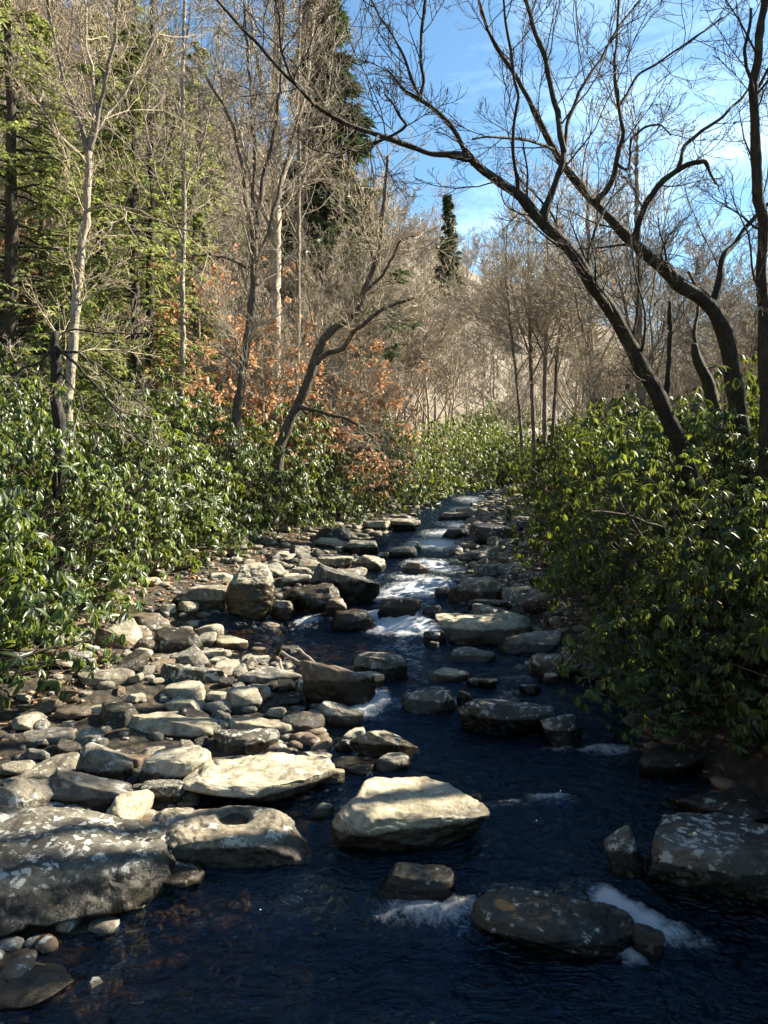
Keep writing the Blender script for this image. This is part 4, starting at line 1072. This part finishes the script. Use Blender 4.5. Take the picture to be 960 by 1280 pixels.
# ------------------------------------------------------------------ young beeches holding orange leaves
def beech(seed, H):
    r = np.random.default_rng(seed); K = 8
    z = np.linspace(0, 1, K); tr = wiggle(np.stack([0*z, 0*z, z*H], 1), .12, r, .8)
    st = tr[None]; sr = (.035 * (1 - .8 * z))[None]
    l1, r1 = children(st, sr, 22, .5, 62, 6, r, .0, .15, .15, .5, .008)
    l2, r2 = children(l1, r1, 7, .5, 45, 5, r, .0, .2, .15, .6, .005, flat=.5)
    l3, r3 = children(l2, r2, 4, .6, 45, 4, r, -.02, .2, .1, .6, .004, flat=.5)
    t = r.uniform(0.1, 1, (len(l3), 5)); p, tn = sample(l3, np.minimum(t, .99)); p = p.reshape(-1, 3); tn = tn.reshape(-1, 3)
    keep = (noise3(p * 1.1 + seed) > -.15) & (r.random(len(p)) < .8); p, tn = p[keep], tn[keep]; n = len(p)
    ax = unit(tn * .5 + r.normal(size=(n, 3)) * .6 + np.array([0, 0, -.35])); nr = unit(np.array([0, 0, .6]) + r.normal(size=(n, 3)) * .7)
    v, f, mv = leaf_batch(p, ax, nr, .085 * r.uniform(.7, 1.3, n), .045 * r.uniform(.7, 1.3, n), r, 1, .2, .2)
    root = empty('beech_sapling', (0, 0, 0)); tag(root, 'x', 'tree', 'young beeches with orange leaves')
    a, b = merge([tubes(st, sr, 6), tubes(l1, r1, 4), tubes(l2, r2, 3), tubes(l3, r3, 3)])
    link('trunk', mk_mesh('beech_trunk', a, b, TW), root)
    link('foliage', mk_mesh('beech_leaves', v, f, M['beech'], smooth=False, attrs={'var': np.repeat(np.clip(.45 + .25 * r.normal(size=n), 0, 1), mv)}), root)
    return root
be = [beech(s, h) for s, h in ((51, 4.2), (52, 3.4), (53, 5.0))]
bl = [(330, 27, 1.5, 'bright orange beech sapling right behind the slender grey forking tree'), (365, 29, 1.6, 'orange beech sapling left of the leaning tree at the left bank'),
      (250, 28, 1.6, 'orange beech sapling low between the hemlocks and the forking tree'), (228, 25, 1.2, 'thin orange beech sapling near the thin pale trunk'),
      (430, 29, 1.2, 'orange beech sapling under the crooked crown of the leaning left tree'), (480, 33, 1.0, 'rust-coloured beech sapling overhanging the far left shrubs'),
      (500, 44, .8, 'pinkish far beech sapling right of the rust-coloured one'), (400, 34, 1.8, 'tall orange beech sapling up the slope behind the leaning left tree'),
      (290, 34, 1.8, 'orange beech sapling up the slope behind the forking tree'), (455, 38, 1.6, 'orange beech sapling high on the slope right of the leaning left tree'), (180, 30, 1.5, 'orange beech sapling showing between the hemlock trunks'), (20, 30, 1.0, 'reddish beech sapling at the left edge behind the dark hemlock')]
for k, (px, D, s, lb) in enumerate(bl):
    x, y = XY(px, D); z = max(G(x, y), ZW(y) + .3)
    if k < 3: setat(be[k], x, y, k, s); be[k]['label'] = lb
    else: copy_tree(be[k % 3], (x, y, z - .1), k * 1.7, s, lb)

# ------------------------------------------------------------------ hillside woods
fv = [bare_tree('bare_tree', H, r0, s, M['bark_tan'], M['twig_far'], 'leafless tree of the sunlit wood on the hillside, one of many alike', 'leafless trees of the hillside wood',
                lean=ln, n1=14, n2=6, n3=5, n4=2, rmin=.016, forks=fk) for H, r0, s, ln, fk in
      ((15, .17, 61, (.03, 0), 2), (13, .14, 62, (-.06, .02), 3), (17, .19, 63, (0, .04), 1), (11, .11, 64, (.08, 0), 3), (14, .13, 65, (-.03, -.05), 2))]
def near_v(seed, H, r0, ln, fk):
    return bare_tree('bare_tree', H, r0, seed, M['bark_grey'], M['twig'], 'slender leafless understory tree among the left bank wood', 'leafless understory trees', lean=ln, n1=16, n2=7, n3=6, n4=3, rmin=.007, forks=fk, t0=.15)
nv = [near_v(71, 9, .07, (.08, 0), 3), near_v(72, 7, .05, (-.1, .05), 4), near_v(73, 11, .09, (.03, 0), 2)]
r = np.random.default_rng(77); first = set()
def put_tree(protos, k, x, y, s, label, group):
    o = protos[k]; z = G(x, y) - .15; rz = r.uniform(0, 6.3)
    if id(o) not in first:
        first.add(id(o)); o.location = (x, y, z); o.rotation_euler.z = rz; o.scale = (s,) * 3
        o['label'] = label; o['group'] = group
    else: copy_tree(o, (x, y, z), rz, s, label, group)
pts = []
def wood(n, px_r, D_r, dmin, protos, label, group, srange, side, power=1.0, clear=0):
    c = 0
    for _ in range(n * 60):
        if c >= n: break
        D = D_r[0] + (D_r[1] - D_r[0]) * r.random() ** power; px = r.uniform(*px_r); x, y = XY(px, D)
        if side < 0 and x > BL(y) - 2.5 - clear: continue
        if side > 0 and x < BR(y) + 2.0 + clear: continue
        if any((x - a)**2 + (y - b)**2 < dmin**2 for a, b in pts): continue
        pts.append((x, y)); put_tree(protos, int(r.integers(len(protos))), x, y, r.uniform(*srange), label, group); c += 1
    return c
c0 = wood(14, (-40, 280), (30, 48), 1.7, nv, 'slender leafless understory tree among the left bank wood', 'leafless understory trees', (.7, 1.1), -1)
c1 = wood(22, (280, 560), (24, 48), 1.7, nv, 'slender leafless understory tree among the left bank wood', 'leafless understory trees', (.8, 1.3), -1)
c2 = wood(20, (650, 1000), (24, 55), 2.0, nv, 'slender leafless tree in the open wood behind the right bank shrubs', 'leafless trees behind the right bank', (.7, 1.05), 1)
c7 = wood(40, (-60, 330), (44, 85), 2.6, fv, 'leafless tree of the sunlit wood on the hillside, one of many alike', 'leafless trees of the hillside wood', (.9, 1.25), -1)
c3 = wood(110, (-60, 700), (38, 120), 3.0, fv, 'leafless tree of the sunlit wood on the hillside, one of many alike', 'leafless trees of the hillside wood', (.8, 1.2), -1, .8)
c4 = wood(60, (430, 760), (110, 220), 4.0, fv, 'far leafless tree near the head of the valley', 'leafless trees at the valley head', (.8, 1.15), -1)
c6 = wood(40, (560, 740), (58, 120), 3.0, fv, 'leafless tree where the wood closes the valley behind the bend', 'leafless trees at the valley bend', (.5, .9), 1, -2)
c5 = wood(60, (640, 1040), (45, 150), 3.5, fv, 'leafless tree on the lower right hillside behind the big right trees', 'leafless trees of the right hillside', (.6, .95), 1)
print('woods', c1, c2, c3, c4, c5)
# leafless trees on the right bank beside the picture, their branches stripe the rocks with shade
for k, (x, y, s) in enumerate([(10.6, 14.5, .8), (15, 15.0, .9), (13, 21, .9)]):
    copy_tree(nv[k % 3], (x, y, G(x, y) - .1), k * 1.9, s, 'leafless tree on the right bank outside the picture', 'leafless trees beside the picture')
# understory evergreen shrubs on the slopes
for k, (px, D) in enumerate([(60, 38), (150, 42), (300, 44), (400, 50), (470, 56), (560, 66), (20, 32), (230, 36), (740, 55), (820, 48), (900, 42), (700, 70), (960, 36), (600, 72), (622, 80), (645, 78), (610, 92), (640, 100), (662, 90), (585, 84), (618, 110), (650, 120), (630, 68), (596, 100)]):
    x, y = XY(px, D); copy_tree(SHF[k % 2], (x, y, G(x, y) - .2), k, 1.1 if D < 65 else 1.5, 'rhododendron growing among the bare trees up the slope', 'rhododendrons on the slopes')

# ------------------------------------------------------------------ driftwood, fallen log, bare branches
def stick(name, pl, D0, D1, label, mat, seed, cat, kids=3, lenk=.25):
    r_ = np.random.default_rng(seed)
    q = resample(np.array(pl, float), 40); D = np.linspace(D0, D1, 40)
    pts = np.array([P(a, b, c) for (a, b, _), c in zip(q, D)]); rd = q[:, 2] / FPX * D / 2
    z = resample(np.column_stack([pts, rd]), 16); base = z[0, :3].copy()
    p = wiggle(z[:, :3], .03, r_, 3) - base
    parts = [tubes(p[None], z[None, :, 3], 8)]
    if kids:
        l1, r1 = children(p[None], z[None, :, 3], kids, .4, 50, 7, r_, .05, .3, .2, .5, .003, lenabs=lenk)
        l2, r2 = children(l1, r1, 3, .5, 45, 5, r_, .05, .3, .2, .6, .0025); parts += [tubes(l1, r1, 5), tubes(l2, r2, 3)]
    v, f = merge(parts)
    o = link(name, mk_mesh(name, v, f, mat), loc=base); tag(o, label, cat); return o
Dd = D_at(834, .1, 370)
stick('driftwood', [(352, 815, 5), (372, 826, 5), (392, 838, 3)], Dd + .5, Dd - .1, 'pale straight driftwood stick wedged right of the black chunk', M['log'], 1, 'driftwood', 2, .2)
stick('driftwood', [(346, 822, 4), (352, 838, 3), (366, 846, 2)], Dd + .3, Dd - .2, 'thin curled driftwood stick left of the straight one', M['log'], 2, 'driftwood', 5, .3)
stick('driftwood', [(374, 812, 4), (386, 824, 4), (398, 834, 3)], Dd + .5, Dd + .1, 'second straight driftwood stick parallel to the first', M['log'], 3, 'driftwood', 0)
stick('fallen_log', [(985, 722, 16), (950, 713, 13), (915, 706, 10), (880, 706, 6)], 8.6, 9.4, 'pale fallen log poking out of the dark thicket at right', M['log'], 4, 'log', 3, .4)
for k, (pl, lb) in enumerate([([(905, 800, 5), (860, 740, 4), (815, 690, 4), (790, 650, 3), (770, 620, 2)], 'bare pale branch rising through the bright right bush'),
                              ([(900, 770, 4), (850, 745, 4), (812, 738, 3), (790, 700, 2)], 'bent bare branch low in the bright right bush'),
                              ([(960, 830, 4), (915, 795, 3), (885, 775, 2)], 'bare twiggy branch in the dark right thicket'),
                              ([(880, 690, 4), (840, 660, 3), (790, 645, 2), (740, 640, 2)], 'thin bare branch reaching left over the bright right bush')]):
    stick('bare_branch', pl, 9.6, 9.2, lb, M['stem'], 10 + k, 'branch', 8, .6)

# fallen leaves on the bars
def litter():
    r_ = np.random.default_rng(9); n = 2600
    y = r_.uniform(7, 26, n); x = np.where(r_.random(n) < .7, BL(y) + r_.uniform(-.8, 1.4, n), BR(y) + r_.uniform(-1.0, .6, n)); z = terrain(x, y) + .02
    ax = unit(r_.normal(size=(n, 3)) * np.array([1, 1, .2])); nr = unit(np.array([0, 0, 1.]) + r_.normal(size=(n, 3)) * .3)
    v, f, mv = leaf_batch(np.stack([x, y, z], -1), ax, nr, r_.uniform(.05, .12, n), r_.uniform(.03, .05, n), r_, 1, .2, .3)
    o = link('fallen_leaves', mk_mesh('fallen_leaves', v, f, M['moss_l'], attrs={'var': np.repeat(r_.random(n), mv)}))
    tag(o, 'dry brown leaves scattered along the banks', 'leaves', kind='stuff')
litter()

# ------------------------------------------------------------------ world, sun, camera
SUN_AZ = math.radians(66)     # to the right of the view direction
SUN_EL = math.radians(36)
w = bpy.data.worlds.new('World'); scene.world = w; w.use_nodes = True; nt = w.node_tree; nt.nodes.clear()
sky = nt.nodes.new('ShaderNodeTexSky'); sky.sky_type = 'NISHITA'; sky.sun_disc = False
sky.sun_elevation = SUN_EL; sky.sun_rotation = SUN_AZ; sky.air_density = 1.0; sky.dust_density = .8; sky.ozone_density = 2.0; sky.altitude = 700
tc = nt.nodes.new('ShaderNodeTexCoord'); mp = nt.nodes.new('ShaderNodeMapping'); mp.inputs['Scale'].default_value = (1, 1, 3.0)
nt.links.new(tc.outputs['Generated'], mp.inputs[0])
cn = noise_n(nt, 2.6, 7, .6, mp.outputs[0], .5)
cf = ramp(nt, cn, [(.50, (0, 0, 0)), (.72, (1, 1, 1))])
sx = nt.nodes.new('ShaderNodeSeparateXYZ'); nt.links.new(tc.outputs['Generated'], sx.inputs[0])
el = ramp(nt, sx.outputs[2], [(.0, (1, 1, 1)), (.34, (.9, .9, .9)), (.6, (.0, .0, .0))])
cf = math_(nt, 'MULTIPLY', cf, el); cf = math_(nt, 'MULTIPLY', cf, .8)
skc = mixc(nt, 1.0, sky.outputs[0], (.82, 1.06, 1.08), 'MULTIPLY')
col = mixc(nt, cf, skc, (8.5, 11.5, 13.5))
bg = nt.nodes.new('ShaderNodeBackground'); bg.inputs[1].default_value = .05; nt.links.new(col, bg.inputs[0])
wo = nt.nodes.new('ShaderNodeOutputWorld'); nt.links.new(bg.outputs[0], wo.inputs[0])

sd = bpy.data.lights.new('sun', 'SUN'); sd.energy = 5.0; sd.angle = math.radians(.5); sd.color = (1.0, .90, .72)
so = bpy.data.objects.new('sun', sd); COL.objects.link(so)
dv = Vector((math.sin(SUN_AZ) * math.cos(SUN_EL), math.cos(SUN_AZ) * math.cos(SUN_EL), math.sin(SUN_EL)))
so.rotation_euler = dv.to_track_quat('Z', 'Y').to_euler(); so.location = (30, 20, 40)

cd = bpy.data.cameras.new('camera'); co = bpy.data.objects.new('camera', cd); COL.objects.link(co)
cd.sensor_fit = 'VERTICAL'; cd.sensor_height = 24; cd.lens = 24 * FPX / 1280; cd.clip_start = .05; cd.clip_end = 2000
co.location = CAM; co.rotation_euler = (math.pi / 2 - PITCH, 0, 0); scene.camera = co

scene.view_settings.view_transform = 'Standard'; scene.view_settings.look = 'None'; scene.view_settings.exposure = 2.1; scene.view_settings.gamma = 1
scene.view_settings.use_curve_mapping = False
cy = scene.cycles; scene.render.engine = 'CYCLES'
cy.max_bounces = 6; cy.diffuse_bounces = 1; cy.glossy_bounces = 3; cy.transmission_bounces = 3; cy.transparent_max_bounces = 8
cy.caustics_reflective = False; cy.caustics_refractive = False; cy.use_denoising = True; cy.sample_clamp_indirect = 6
